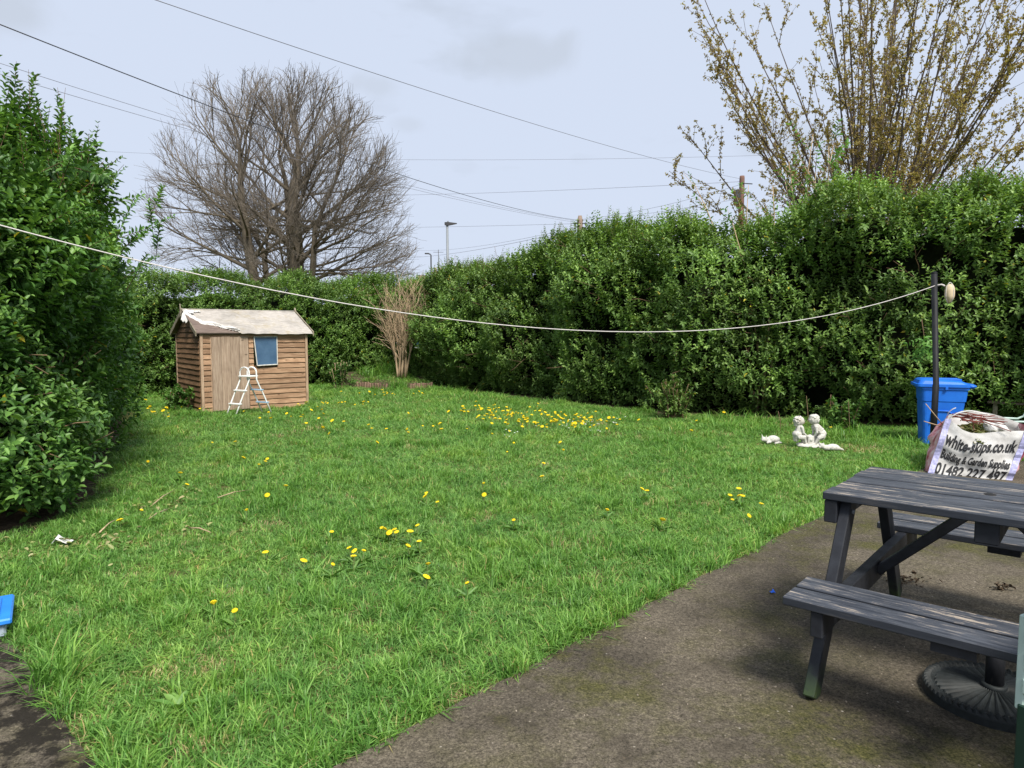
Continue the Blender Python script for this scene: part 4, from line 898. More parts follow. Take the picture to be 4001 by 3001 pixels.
def left(u, v):
    w = vnoise(np.array([[u*4, v*5, 9.7]]), 0.8)[0] - 0.5; f0 = front(0, v); h = zl(u)/zt(0)
    return Vector((f0.x, f0.y, f0.z*h)) + vb*(u*LD_*(1-0.08*v)) - ub*(0.09*math.sin(math.pi*u)*math.sin(math.pi*v*0.9+0.2) + 0.10*w*min(1, u*5))
panel('side_panel', left, 22, 22, M['pink_woven'], bag)
def right(u, v):
    w = vnoise(np.array([[u*4, v*5, 19.7]]), 0.8)[0] - 0.5; f0 = front(1, v)
    return f0 + vb*(u*LD_*(1-0.08*v)) + ub*(0.09*math.sin(math.pi*u)*math.sin(math.pi*v*0.9+0.2) + 0.08*w*min(1, u*5))
panel('side_panel', right, 22, 22, M['pink_woven'], bag)
def back(u, v):
    a = left(1, v); b = right(1, v); w = vnoise(np.array([[u*4, v*5, 29.7]]), 0.8)[0] - 0.5
    p = a.lerp(b, u); p.z *= 1.0 + 0.12*math.sin(math.pi*u)*v; return p + vb*(0.05*w + 0.03*math.sin(math.pi*u))
panel('back_panel', back, 22, 20, M['woven'], bag)
for u in (0.015, 0.985):
    pts = [front(u, v_, 0.006) for v_ in np.linspace(0, 1.0, 18)]; V = []; sd_ = ub*0.028
    for p in pts: V += [tuple(p - sd_), tuple(p + sd_)]
    me = bpy.data.meshes.new('seam_strap'); me.from_pydata(V, [], [(2*i, 2*i+1, 2*i+3, 2*i+2) for i in range(len(pts)-1)]); so = link('seam_strap', me, M['strap'], bag)
    md = so.modifiers.new('t', 'SOLIDIFY'); md.thickness = 0.004; md.offset = 1
def loop_strap(name, pts, w, mat, parent):
    pts = [Vector(p) for p in pts]; V = []
    for i, p in enumerate(pts):
        V += [tuple(p - vb*w - Vector((0, 0, .004))), tuple(p + vb*w + Vector((0, 0, .004)))]
    me = bpy.data.meshes.new(name); me.from_pydata(V, [], [(2*i, 2*i+1, 2*i+3, 2*i+2) for i in range(len(pts)-1)]); me.shade_smooth(); o = link(name, me, mat, parent)
    md = o.modifiers.new('t', 'SOLIDIFY'); md.thickness = 0.005; sb = o.modifiers.new('s', 'SUBSURF'); sb.levels = sb.render_levels = 1; return o
tl = front(0.02, 1.0)
loop_strap('lifting_loop', [tl, tl + Vector((0, 0, .05)) + ub*.04, tl + ub*.11 + Vector((0, 0, .09)), tl + ub*.20 + vb*.05 + Vector((0, 0, .10)), tl + ub*.30 + vb*.1 + Vector((0, 0, .075)), tl + ub*.38 + vb*.14 + Vector((0, 0, .04))], 0.026, M['woven'], bag)
tb_ = left(0.35, 1.0)
loop_strap('lifting_loop', [tb_, tb_ + Vector((0, 0, .05)) + ub*.01, tb_ + ub*.05 + Vector((0, 0, .10)), tb_ + ub*.09 + Vector((0, 0, .115))], 0.022, M['woven'], bag)
def bag_text(txt, u0, u1, v0, v1, hgt):
    cu = bpy.data.curves.new('lettering', 'FONT'); cu.body = txt; cu.resolution_u = 3; cu.offset = 0.03
    o = bpy.data.objects.new('lettering', cu); C.objects.link(o); bpy.context.view_layer.update()
    me = bpy.data.meshes.new_from_object(o.evaluated_get(bpy.context.evaluated_depsgraph_get())); bpy.data.objects.remove(o)
    bm = bmesh.new(); bm.from_mesh(me)
    for _ in range(3):
        es = [e for e in bm.edges if e.calc_length() > 0.16]
        if not es: break
        bmesh.ops.subdivide_edges(bm, edges=es, cuts=1); bmesh.ops.triangulate(bm, faces=bm.faces)
    xs = [v.co.x for v in bm.verts]; x0, x1 = min(xs), max(xs)
    for vtx in bm.verts:
        f = (vtx.co.x - x0)/(x1 - x0); u = u0 + (u1-u0)*f; v = v0 + (v1-v0)*f + vtx.co.y/0.72*hgt
        vtx.co = front(u, v, 0.006)
    return from_bm('lettering', bm, M['ink'], fp)
bag_text('white-skips.co.uk', 0.05, 0.93, 0.60, 0.58, 0.24)
bag_text('Building & Garden Supplies', 0.065, 0.93, 0.34, 0.25, 0.17)
bag_text('01482 227 497', 0.05, 0.93, 0.05, 0.0, 0.20)
# waste in the bag
cx_ = Vector(bag.location) + O + ub*(LB*0.5 + 0.12) + vb*(LD_*0.5)
rng = np.random.default_rng(77); n = 1500; rr_ = np.sqrt(rng.random(n)); aa = rng.uniform(0, 6.28, n)
hx, hy = rr_*np.cos(aa)*0.33, rr_*np.sin(aa)*0.36
P = np.stack([cx_.x + ub.x*hx + vb.x*hy, cx_.y + ub.y*hx + vb.y*hy, 0.36 + 0.20*(1-rr_**2)*(0.6+0.5*vnoise(np.stack([hx, hy, 0*hx], 1), .2)) - 0.12*hx + rng.normal(0, .015, n)], 1)
Dn = unit(rng.normal(0, 1, (n, 3)) * np.array([1, 1, .5])); Un = unit(rng.normal(0, .5, (n, 3)) + np.array([0, 0, 1])); Ll = rng.uniform(.035, .07, n)
o = link('garden_waste', leaf_mesh('garden_waste', P, Dn, Un, Ll, Ll*.55, rng.random(n)), M['dry_leaf']); tag(o, 'heap of wilted leaves and clippings filling the builder bag', 'garden waste', kind='stuff')
M['red_twig'] = plain('red_twig', (0.17, 0.045, 0.035), 0.7, 0.3, 0.3)
T = Tubes(); rg = random.Random(5)
for k in range(24):
    a = cx_ + ub*rg.uniform(-.32, .02) + vb*rg.uniform(-.35, .1); a.z = 0.50 + 0.12*(1 - abs((a-cx_).dot(ub)+.2)) + rg.uniform(-.03, .04); d = Vector((rg.gauss(.5, .4), rg.gauss(-.2, .5), rg.gauss(-.08, .12))).normalized()
    T.add([a, a + d*.1, a + d*rg.uniform(.18, .32)], [.006, .005, .004], 4)
o = T.build('cut_stems', M['red_twig']); tag(o, 'tangle of cut red stems on top of the bag contents', 'stems', kind='stuff')
# stiff sticks poking out of the left edge of the bag
for (x0, y0, x1, y1) in ((3655, 1625, 3617, 1578), (3650, 1658, 3610, 1646)):
    a = AT(x0/1.8087, y0/1.8087, 7.65); b = AT(x1/1.8087, y1/1.8087, 7.6); a2 = a + (a-b)*1.3 + vb*.05
    tag(tube('dry_stick', [a2, a, b], [.006, .006, .005], M['shrub_bark'], None, 5), 'upper dry stick poking out of the bag past the post' if y0 < 1640 else 'lower dry stick poking out of the bag past the post', 'stick')
rng2 = random.Random(3)
sack = sculpt('plastic_sack', [('e', (rng2.gauss(0, .08), rng2.gauss(0, .05), rng2.uniform(0, .06)), (rng2.uniform(.05, .09), rng2.uniform(.05, .08), rng2.uniform(.03, .06)), (rng2.random(), rng2.random(), rng2.random())) for _ in range(9)] + [('b', (-.12, 0, .06), (.10, .02, .012), (0, .5, .3))], 0.012, M['fleece'], None, 1)
pz = cx_ + ub*0.17 - vb*.05; sack.location = (pz.x, pz.y, 0.47); tag(sack, 'crumpled white plastic sack lying on the bag contents at right', 'plastic sack')

# ------------------------------------------------------------------ plastic chairs
nb = NB('pale_green_plastic'); f = nb.noise(nb.coord('Object'), 6, 5); M['palegreen'] = nb.bsdf(nb.ramp(f, [(0.3, (0.34, 0.46, 0.41)), (0.7, (0.46, 0.58, 0.53))]), 0.5, 0.4, f, 0.05, .003)
M['darkgreen'] = plain('dark_green_plastic', (0.010, 0.035, 0.022), 0.5, 0.3)
def garden_chair(label, loc, rz, sc, legmat, nsl=5, arm_z=0.62):
    o = thing('garden_chair', label, 'chair', loc, rz); o.scale = (sc, sc, sc)
    seat = box('seat', -.22, .22, -.22, .20, .395, .42, M['palegreen'], o, bevel=.008)
    for sx in (-1, 1):
        tube('leg', [(sx*.25, -.25, 0), (sx*.235, -.235, .40), (sx*.24, -.24, arm_z)], [.022, .026, .020], legmat, o, 8)
        tube('leg', [(sx*.24, .27, 0), (sx*.225, .22, .42), (sx*.225, .20, .50)], [.022, .026, .024], legmat, o, 8)
        tube('armrest', [(sx*.24, -.26, arm_z-.03), (sx*.245, -.24, arm_z), (sx*.25, -.05, arm_z+.005), (sx*.245, .14, arm_z), (sx*.235, .23, arm_z+.05), (sx*.22, .27, arm_z+.16), (sx*.20, .30, .86)], .019, M['palegreen'], o, 8)
    for i in range(nsl):
        z = .47 + .36*i/(nsl-1); y = .215 + .085*(i/(nsl-1))
        box('back_slat', -.215, .215, y-.008, y+.008, z-.026, z+.026, M['palegreen'], o, bevel=.006)
    return o
pc = AT(2168, 900, 8.55); garden_chair('pale green plastic chair standing behind the builder bag', (pc.x + 0.16, pc.y, 0), R(-100), 0.72, M['palegreen'])
# chair close to the camera at the right edge: its back post and slat ends show
nc = thing('garden_chair', 'pale green slatted chair cut off by the right edge beside the picnic bench', 'chair', (1.518, 1.98, -0.02), R(25))
bm = bmesh.new(); box_bm(bm, 0, .035, -.02, .02, 0, .46, None, .004); from_bm('leg', bm, M['darkgreen'], nc)
box('leg', .43, .465, -.02, .02, 0, .46, M['darkgreen'], nc, bevel=.004)
for x0 in (0, .43): box('leg', x0, x0+.035, -.46, -.42, 0, .40, M['darkgreen'], nc, bevel=.004)
box('seat', 0, .465, -.46, -.03, .40, .425, M['palegreen'], nc, bevel=.006)
zz = [.52, .595, .67]
for z in zz: box('back_slat', -.004, .469, -.022, .014, z-.030, z+.030, M['palegreen'], nc, Matrix.Rotation(0.0, 4, 'X'), .010)
box('back_rail', -.008, .473, -.020, .016, .700, .765, M['palegreen'], nc, bevel=.012)
box('back_post', .004, .031, .004, .030, .44, .73, M['palegreen'], nc, bevel=.004); box('back_post', .434, .461, .004, .030, .44, .73, M['palegreen'], nc, bevel=.004)

# ------------------------------------------------------------------ picnic table
nb = NB('worn_black_paint'); v = nb.coord('Object', (1.3, 12, 12), rand=True); w = nb.noise(v, 3.4, 8, .75, .3); v2 = nb.coord('Object', (1, 1, 1), rand=True); big = nb.noise(v2, 2.4, 4)
oi = nb.n('NewGeometry'); sx_ = nb.n('SeparateXYZ'); nb.t.links.new(oi.outputs['Normal'], sx_.inputs[0])
worn = nb.mix(1.0, nb.ramp(w, [(0.545, 0.0), (0.585, 1.0)]), nb.ramp(big, [(0.43, 0.0), (0.56, 1.0)]), 'MULTIPLY')
worn = nb.mix(1.0, worn, nb.ramp(sx_.outputs[2], [(0.5, 0.06), (0.9, 1.0)]), 'MULTIPLY')
thin = nb.mix(1.0, nb.ramp(w, [(0.38, 0.05), (0.58, 0.75)]), nb.ramp(sx_.outputs[2], [(0.5, 0.15), (0.9, 1.0)]), 'MULTIPLY')  # upward faces go blue-grey: sky sheen painted in along with thinned paint
c = nb.mix(thin, (0.020, 0.024, 0.033), (0.095, 0.103, 0.122)); c = nb.mix(worn, c, nb.ramp(w, [(0.55, (0.30, 0.25, 0.20)), (0.75, (0.50, 0.44, 0.37))]))  # thin mixes in thinned paint and the painted-in sky sheen together
M['table_paint'] = nb.bsdf(c, 0.5, 0.35, w, .35, .003)
nb = NB('worn_black_paint_frame'); v = nb.coord('Object'); w = nb.noise(v, 18, 5); sz = nb.n('SeparateXYZ'); nb.t.links.new(nb.pos(), sz.inputs[0]); 
al = nb.mix(1.0, nb.ramp(sz.outputs[2], [(0.04, 0.8), (0.17, 0.0)]), nb.ramp(w, [(0.40, 0.2), (0.6, 1.0)]), 'MULTIPLY')
M['frame_paint'] = nb.bsdf(nb.mix(al, nb.ramp(w, [(0.3, (0.011, 0.012, 0.016)), (0.75, (0.024, 0.027, 0.034))]), (0.04, 0.07, 0.018)), 0.55, 0.28, w, .2, .003)
M['galv'] = plain('galvanised', (0.20, 0.22, 0.24), .5, .4, .1)
TA = -0.714; TX, TY = 1.676, 3.41; TL = 1.2
tab = thing('picnic_table', 'black painted wooden picnic table with worn flaking boards on the patio', 'picnic table', (TX, TY, 0.022), TA)
ht, hs = 0.80, 0.455
nbrd = 5; wd = 0.828/nbrd
def board(name, y0, y1, z0, z1, mat, parent, x0=0.0, x1=TL):
    o = box(name, 0, x1-x0, 0, y1-y0, 0, z1-z0, mat, parent, bevel=.004); o.location = (x0 + random.uniform(-.004, .004), y0, z0 + random.uniform(-.0015, .0015)); o.rotation_euler = (0, 0, random.gauss(0, .0015)); return o
tt_ = thing('tabletop', None, None); tt_.parent = tab
for i in range(nbrd): board('plank', -.414 + i*wd + .012, -.414 + (i+1)*wd - .012, ht-.035, ht, M['table_paint'], tt_)
hole = lathe('hole_shade_disc', [(0.024, 0), (0.024, 0.0015)], M['rubber'], tt_, 16, False); hole.location = (.58, .03, ht + .0006)  # black disc laid on the boards; the hole's darkness is its colour
for x in (0.0, TL-.058): box('top_bearer', x+.004, x+.058, -.395, .395, ht-.138, ht-.036, M['frame_paint'], tab, bevel=.004)
box('centre_bearer', .575, .66, -.37, .37, ht-.125, ht-.036, M['frame_paint'], tab, bevel=.004)
def beam(name, p, q, w, t, mat, parent, xdir=Vector((1, 0, 0))):
    p, q = Vector(p), Vector(q); d = (q-p); L = d.length; d.normalize(); a = xdir - d*xdir.dot(d); a.normalize(); b = d.cross(a)
    return box(name, -t/2, t/2, -w/2, w/2, 0, L, mat, parent, Matrix.Translation(p) @ Matrix((a, b, d)).transposed().to_4x4(), .004)
for xx, sgn in ((.082, 1), (TL-.082, -1)):
    for sy in (-1, 1): beam('leg', (xx, sy*.75, 0.0), (xx, sy*.285, ht-.04), .09, .046, M['frame_paint'], tab)
    xb = xx + sgn*.047
    for sy in (-1, 1):
        for zb, yb in ((hs-.09, .545), (ht-.09, .32)):
            bo = lathe('bolt', [(0.011, 0), (0.011, 0.006), (0.006, 0.009)], M['galv'], tab, 8, False); bo.location = (xx + sgn*.0235, sy*yb, zb); bo.rotation_euler = (0, sgn*math.pi/2, 0)
    box('seat_bearer', xb-.024, xb+.024, -.87, .87, hs-.14, hs-.036, M['frame_paint'], tab, bevel=.004)
    beam('brace', (xb + sgn*.02, 0, hs-.09), (.6 - sgn*.05, 0, ht-.05), .045, .07, M['frame_paint'], tab, Vector((0, 1, 0)))
for sy in (-1, 1):
    be = thing('bench_seat', None, None); be.parent = tab
    for k in range(2):
        y0 = .581 + k*.163; a, b = (y0, y0+.139) if sy > 0 else (-y0-.139, -y0); board('plank', a, b, hs-.035, hs, M['table_paint'], be)
    box('cleat', .52, .66, sy*.735-.13, sy*.735+.13, hs-.072, hs-.036, M['frame_paint'], be)
# parasol base under the table
base = thing('parasol_base', 'round black ribbed parasol base with short tube under the picnic table', 'parasol base', tuple(G(2146, 1512, 0.022)))
rs = [(0.0, .060), (.04, .060), (.05, .055), (.09, .051), (.14, .047), (.18, .043), (.205, .040), (.212, .036), (.216, .038), (.226, .046), (.238, .047), (.250, .045), (.256, .036), (.257, .03), (.257, 0.0)]
n = 180; V = []; Fq = []
for j, (r, z) in enumerate(rs):
    for k in range(n):
        a = 2*math.pi*k/n; am = (0.0055*math.cos(a*36) * min(1, r/.1) if .03 < r < .21 else 0) + (0.007*math.cos((a*60) - j*1.2) if .22 <= r <= .252 and z > .04 else 0)
        V.append((r*math.cos(a), r*math.sin(a), z + am))
for j in range(len(rs)-1):
    for k in range(n): Fq.append((j*n+k, (j+1)*n+k, (j+1)*n+(k+1) % n, j*n+(k+1) % n))
me = bpy.data.meshes.new('disc'); me.from_pydata(V, [], Fq)
nb = NB('cast_base'); v = nb.coord('Object'); w = nb.noise(v, 25, 5); M['cast'] = nb.bsdf(nb.ramp(w, [(0.3, (0.008, 0.010, 0.010)), (0.6, (0.018, 0.022, 0.023)), (0.8, (0.035, 0.040, 0.036))]), 0.6, 0.3, w, .3, .004)
link('disc', me, M['cast'], base); lathe('collar', [(0.046, .05), (0.046, .072), (0.040, .074)], M['cast'], base, 20); tube('tube', [(0, 0, .05), (0, 0, .28)], .034, M['black_paint'], base, 16)

# ------------------------------------------------------------------ storage tub at the left edge
M['tub_body'] = plain('grey_clear_plastic', (0.36, 0.42, 0.50), 0.35, 0.4); M['tub_blue'] = plain('bright_blue_plastic', (0.03, 0.22, 0.72), 0.35, 0.45)
cr0 = G(22, 1384); tub = thing('storage_tub', 'low plastic tub with blue lid cut off by the left edge', 'tub', (cr0.x, cr0.y, 0), R(34))
box('body', -.52, -.015, .012, .36, .018, .085, M['tub_body'], tub, bevel=.01)
ld = box('lid', -.545, .012, -.012, .385, .086, .118, M['tub_blue'], tub, bevel=.008)
box('lid_panel', -.49, -.04, .04, .335, .119, .128, M['tub_blue'], ld, bevel=.004); box('lid_panel', -.44, -.09, .09, .285, .129, .136, M['tub_blue'], ld, bevel=.004)

# ------------------------------------------------------------------ poles, wires, lamps, house
M['pole_wood'] = woodmat('pole_wood', (0.14, 0.10, 0.075), (0.24, 0.18, 0.14), (0.33, 0.26, 0.21), (10, 10, 1), knots=False, spread=.1)
M['pole_rust'] = woodmat('pole_redwood', (0.12, 0.065, 0.05), (0.19, 0.105, 0.08), (0.25, 0.15, 0.12), (10, 10, 1), knots=False, spread=.1)
M['dark_metal'] = plain('dark_metal', (0.05, 0.05, 0.055), .5, .4)
M['wire'] = plain('wire_black', (0.05, 0.05, 0.06), .6, .3); M['wire_far'] = plain('wire_grey', (0.16, 0.16, 0.19), .6, .3)
a = AT(1253, 466, 34); pole1 = thing('utility_pole', 'wooden telegraph pole top with ivy showing over the middle of the hedge', 'utility pole', (a.x, 34, 0), group='telegraph poles')
tube('pole', [(0, 0, 0), (0, 0, a.z - .25), (0, 0, a.z)], [.16, .14, .09], M['pole_wood'], pole1, 10)
box('junction_box', .06, .24, -.14, .04, a.z-1.25, a.z-.55, M['dark_metal'], pole1, bevel=.02)
tube('crossbar', [(-.35, -.08, a.z-.38), (.35, -.08, a.z-.38)], .025, M['dark_metal'], pole1, 6)
rng = np.random.default_rng(8); n = 260; P = np.stack([rng.normal(-.12, .10, n), rng.normal(-.12, .06, n), a.z - rng.uniform(.2, 3.0, n)], 1)
tag(link('ivy', leaf_mesh('ivy', P, unit(rng.normal(0, 1, (n, 3))), unit(rng.normal(0, 1, (n, 3))), np.full(n, .11), np.full(n, .08), rng.random(n)*.8), M['privet_right'], pole1), kind='stuff')
b_ = AT(1602, 380, 28); pole2 = thing('utility_pole', 'reddish wooden telegraph pole top with black box beside the sapling', 'utility pole', (b_.x, 28, 0), group='telegraph poles')
tube('pole', [(0, 0, 0), (0.02, 0, b_.z - .1), (0.02, 0, b_.z)], [.13, .10, .09], M['pole_rust'], pole2, 10)
box('junction_box', -.27, -.06, -.16, .06, b_.z-1.15, b_.z-.55, M['dark_metal'], pole2, bevel=.03)
tube('bracket', [(-.1, -.1, b_.z-.3), (.4, -.1, b_.z-.33)], .02, M['dark_metal'], pole2, 6); tube('bracket', [(-.25, -.1, b_.z-.5), (-.3, -.1, b_.z-.95)], .02, M['galv'], pole2, 6)
pt1 = Vector((a.x, 34, a.z - .22)); pt2 = Vector((b_.x, 28, b_.z - .12))
wires = [('thick black overhead cable rising to the upper left from the ivy pole', AT(-40, 37, 9.0), pt1, .42, .008, 'wire'),
 ('overhead cable running from the top edge down to the reddish pole', AT(310, -9, 9.0), pt2, .20, .0055, 'wire_far'),
 ('upper of two thin parallel cables above the left hedge', AT(-30, 127, 13.0), pt1 + Vector((0, 0, -.05)), .35, .005, 'wire_far'),
 ('lower of two thin parallel cables above the left hedge', AT(-30, 151, 13.0), pt1 + Vector((0, 0, -.12)), .30, .005, 'wire_far'),
 ('highest near-level wire crossing the sky behind the bare tree', AT(100, 320, 48), AT(2240, 312, 34), .75, .007, 'wire_far'),
 ('faint wire just below the middle of the sky reaching the reddish pole', AT(500, 420, 60), pt2 + Vector((0, 0, -.1)), .30, .007, 'wire_far'),
 ('faint level wire at the lamp head height reaching the ivy pole', AT(560, 491, 60), pt1 + Vector((0, 0, -.15)), .12, .007, 'wire_far'),
 ('upper of two wires strung between the two telegraph poles', pt1 + Vector((.1, 0, .05)), pt2 + Vector((0, 0, -.2)), .18, .006, 'wire_far'),
 ('lower of two wires strung between the two telegraph poles', pt1 + Vector((.1, 0, .0)), pt2 + Vector((0, 0, -.75)), .10, .006, 'wire_far'),
 ('upper faint wire running down left past the street lamp', AT(880, 540, 80), pt1 + Vector((0, 0, -.3)), .45, .008, 'wire_far'),
 ('lower doubled wire running down left past the street lamp', AT(860, 557, 80), pt1 + Vector((0, 0, -.4)), .35, .011, 'wire_far')]
for lab, p, q, sg, r, m in wires: tag(tube('overhead_wire', cat_line(p, q, sg, 30), r, M[m], None, 5), lab, 'wire')
c_ = AT(966, 484, 45); lamp = thing('street_lamp', 'tall grey street lamp with flat head pointing right above the hedge', 'street lamp', (c_.x, 45, 0), group='street lamps')
tube('pole', [(0.06, 0, 0), (0, 0, c_.z)], [.11, .075], M['galv'], lamp, 10)
bm = bmesh.new(); hd = [bm.verts.new(p) for p in ((-.16, -.12, -.06), (.02, -.13, -.10), (.62, -.10, .02), (.02, .13, -.10), (-.16, .12, -.06), (-.16, -.12, .10), (.05, -.13, .12), (.62, -.10, .05), (.62, .10, .05), (.05, .13, .12), (-.16, .12, .10), (.62, .10, .02))]
bmesh.ops.convex_hull(bm, input=bm.verts); h_ = from_bm('lamp_head', bm, M['dark_metal'], lamp); h_.location = (0, 0, c_.z)
tube('sensor', [(.05, 0, c_.z+.1), (.05, 0, c_.z+.2)], .05, M['galv'], lamp, 8)
c_ = AT(931, 549, 70); lamp2 = thing('street_lamp', 'small distant street lamp left of the brick chimney', 'street lamp', (c_.x, 70, 0), group='street lamps')
tube('pole', [(0, 0, 0), (0, 0, c_.z-.1), (-.1, 0, c_.z), (-.25, 0, c_.z + .05)], [.09, .07, .07, .06], M['dark_metal'], lamp2, 8); box('lamp_head', -.62, -.2, -.12, .12, c_.z, c_.z+.12, M['dark_metal'], lamp2, bevel=.03)
nb = NB('chimney_brick'); v = nb.coord('Object'); bk = nb.n('TexBrick'); nb.t.links.new(v, bk.inputs['Vector']); bk.inputs['Scale'].default_value = 4; bk.inputs['Color1'].default_value = (.30, .115, .07, 1); bk.inputs['Color2'].default_value = (.38, .17, .10, 1); bk.inputs['Mortar'].default_value = (.35, .3, .26, 1)
M['brick'] = nb.bsdf(bk.outputs['Color'], .9, .1); M['roof_tile'] = plain('roof_tile', (.20, .11, .08), .85, .2, .2, 3); M['pots'] = plain('chimney_pot', (.55, .42, .30), .8, .2)
YH = 55.0; c_ = AT(946, 588, YH); house = thing('brick_house', 'distant house whose brick chimney with aerial shows above the hedge corner', 'house', (c_.x, YH, 0))
ztop = c_.z; zr = ztop - 1.1; ze = zr - 1.6
box('wall', -6, 5, -3.5, 3.5, 0, ze, M['brick'], house)
me = bpy.data.meshes.new('roof'); me.from_pydata([(-6.3, -3.9, ze), (5.3, -3.9, ze), (5.3, 3.9, ze), (-6.3, 3.9, ze), (-6.3, 0, zr), (5.3, 0, zr)], [], [(0, 1, 5, 4), (2, 3, 4, 5), (0, 4, 3), (1, 2, 5), (0, 3, 2, 1)]); rf = link('roof', me, M['roof_tile'], house)
def chimney(x, top, w, m, aer):
    o = box('chimney', x-w, x+w, -.35, .35, zr-.8, top, m, rf); return o
chimney(0, ztop-.15, .40, M['brick'], True); box('chimney', -.46, .46, -.41, .41, ztop-.149, ztop, M['pots'], rf); chimney(-1.25, ztop-.25, .26, M['pole_wood'], False)
for x in (-.2, .2): tube('chimney_pot', [(x, 0, ztop), (x, 0, ztop+.35)], [.12, .10], M['pots'], rf, 8)
tube('aerial', [(.05, 0, ztop-.2), (.05, 0, ztop+1.75)], .025, M['dark_metal'], rf, 5); tube('aerial', [(-.35, 0, ztop+1.55), (.45, 0, ztop+1.55)], .015, M['dark_metal'], rf, 4)

# ------------------------------------------------------------------ small wall-side weeds, clumps, litter
def grass_blades(rng, n, rad, h, w, lean=0.5, curl=0.5, flat=0.0):
    """one tuft: n bent blades, 5 verts each"""
    a = rng.uniform(0, 6.283, n); r = rad*np.sqrt(rng.random(n)); B = np.stack([r*np.cos(a), r*np.sin(a), np.full(n, -0.005)], 1)
    az = rng.uniform(0, 6.283, n); ln = np.abs(rng.normal(0, lean, n)) + 0.1; H = h*rng.uniform(0.45, 1.15, n)
    d = np.stack([np.cos(az)*np.sin(ln), np.sin(az)*np.sin(ln), np.cos(ln)], 1); hz = np.stack([np.cos(az), np.sin(az), 0*az], 1)
    sd = np.stack([-np.sin(az), np.cos(az), 0*az], 1)*(w*rng.uniform(.6, 1.3, n))[:, None]
    m = B + d*(H*.55)[:, None]; t = m + d*(H*.45)[:, None] + hz*(H*curl*rng.uniform(0.1, .7, n))[:, None] - np.array([0, 0, 1])*(H*curl*rng.uniform(0, .45, n))[:, None]
    V = np.stack([B - sd*.7, B + sd*.7, m + sd*.85, m - sd*.85, t], 1).reshape(-1, 3); b = np.arange(n)[:, None]*5
    q = b + np.array([[0, 1, 2, 3]]); tr = b + np.array([[3, 2, 4, 4]])
    return V, q, tr, np.repeat(rng.random(n), 5)
def blades_mesh(name, V, q, tr, rnd):
    me = bpy.data.meshes.new(name); F3 = [tuple(int(x) for x in f) for f in q] + [(int(f[0]), int(f[1]), int(f[2])) for f in tr]
    me.from_pydata([tuple(v) for v in V], [], F3); at = me.attributes.new('rnd', 'FLOAT', 'POINT'); at.data.foreach_set('value', rnd.astype(np.float32)); return me
def clump(label, loc, h, n, rad, seed, mat='grass_tall', cat_='grass clump', w=.006, lean=.45, grp=None):
    rng = np.random.default_rng(seed); o = link('grass_clump', blades_mesh('grass_clump', *grass_blades(rng, n, rad, h, w, lean, .7)), M[mat]); o.location = loc; tag(o, label, cat_, grp); return o
clump('tall pale grass clump growing over the left log edging', (*G(805, 830)[:2], .12), .62, 150, .42, 1, w=.012)
clump('tall pale grass clump between log edging and bare shrub stems', (*G(836, 828)[:2], .18), .62, 140, .36, 2, w=.012)
clump('rounded dark green grass tuft between the two log edgings', (*G(862, 841)[:2], .0), .36, 300, .22, 3, w=.006)
clump('thin grass clump at the right end of the corner bed', (*G(915, 830)[:2], .12), .45, 70, .4, 4, w=.010)
clump('coarse bluish grass clump overhanging the left path edge', tuple(G(118, 1490)), .30, 130, .10, 5, w=.004, lean=.6)
clump('coarse grass clump at the patio edge in the foreground', tuple(G(1240, 1372)), .15, 90, .08, 6, w=.0035)
clump('second coarse grass clump leaning over the patio edge', tuple(G(1170, 1400)), .14, 80, .09, 7, w=.0035)
clump('long grass growing up round the foot of the blue bin', tuple(G(1965, 965)), .22, 120, .25, 8, w=.006)
clump('uncut grass tuft against the right hedge foot behind the statue', tuple(G(1850, 945)), .30, 130, .5, 9, w=.007)
clump('uncut grass fringe under the hedge left of the statue', tuple(G(1600, 912)), .28, 130, .6, 10, w=.007)
clump('straw coloured dry grass patch right of the stone statue', tuple(G(1870, 975)), .10, 260, .28, 11, 'dry_grass', 'dry grass', w=.005, lean=1.1)
def leaf_heap(name, label, c, rx, ry, n, mat, seed, L=(.03, .06), z=.05, cat_='clippings'):
    rng = np.random.default_rng(seed); P = np.stack([rng.normal(0, rx, n), rng.normal(0, ry, n), np.abs(rng.normal(.02, z*.5, n))], 1)
    Dn = unit(rng.normal(0, 1, (n, 3))*np.array([1, 1, .35])); Un = unit(rng.normal(0, .45, (n, 3)) + np.array([0, 0, 1])); Ll = rng.uniform(*L, n)
    o = link(name, leaf_mesh(name, P, Dn, Un, Ll, Ll*.5, rng.random(n)*.94), mat); o.location = c; tag(o, label, cat_, kind='stuff'); return o
for k, (x, y, rx, n, lab) in enumerate(((430, 1148, .17, 45, 'wilted privet clippings lying on the lawn before the left hedge'), (345, 1105, .22, 130, 'pale cut leaves scattered on grass beside the left hedge'), (400, 1065, .14, 40, 'scattered cut leaves a little farther along the left hedge'), (205, 1185, .16, 70, 'cut twigs and leaves under the near corner of the left hedge'), (625, 965, .22, 40, 'faded clippings lying in the middle of the lawn'), (100, 1205, .25, 90, 'leaf litter along the foot of the left hedge'))):
    leaf_heap('clippings', lab, tuple(G(x, y)), rx, rx*.8, n, M['dry_leaf'], 50+k)
for k, (x, y, x2, y2) in enumerate(((362, 1100, 315, 1125), (330, 1090, 375, 1060), (408, 1140, 455, 1150), (215, 1150, 255, 1120), (470, 1075, 540, 1058))):
    a_, b2 = G(x, y, .04), G(x2, y2, .05); tag(tube('cut_twig', [a_, a_.lerp(b2, .5) + Vector((0, 0, .015)), b2], [.006, .005, .003], M['shrub_bark'], None, 5), ['pale cut twig lying across the clippings by the left hedge', 'pale cut twig lying higher up by the left hedge', 'thin twig among wilted leaves on the lawn', 'cut twig at the near hedge corner', 'long thin straw stalk on the lawn right of the clippings'][k], 'twig')
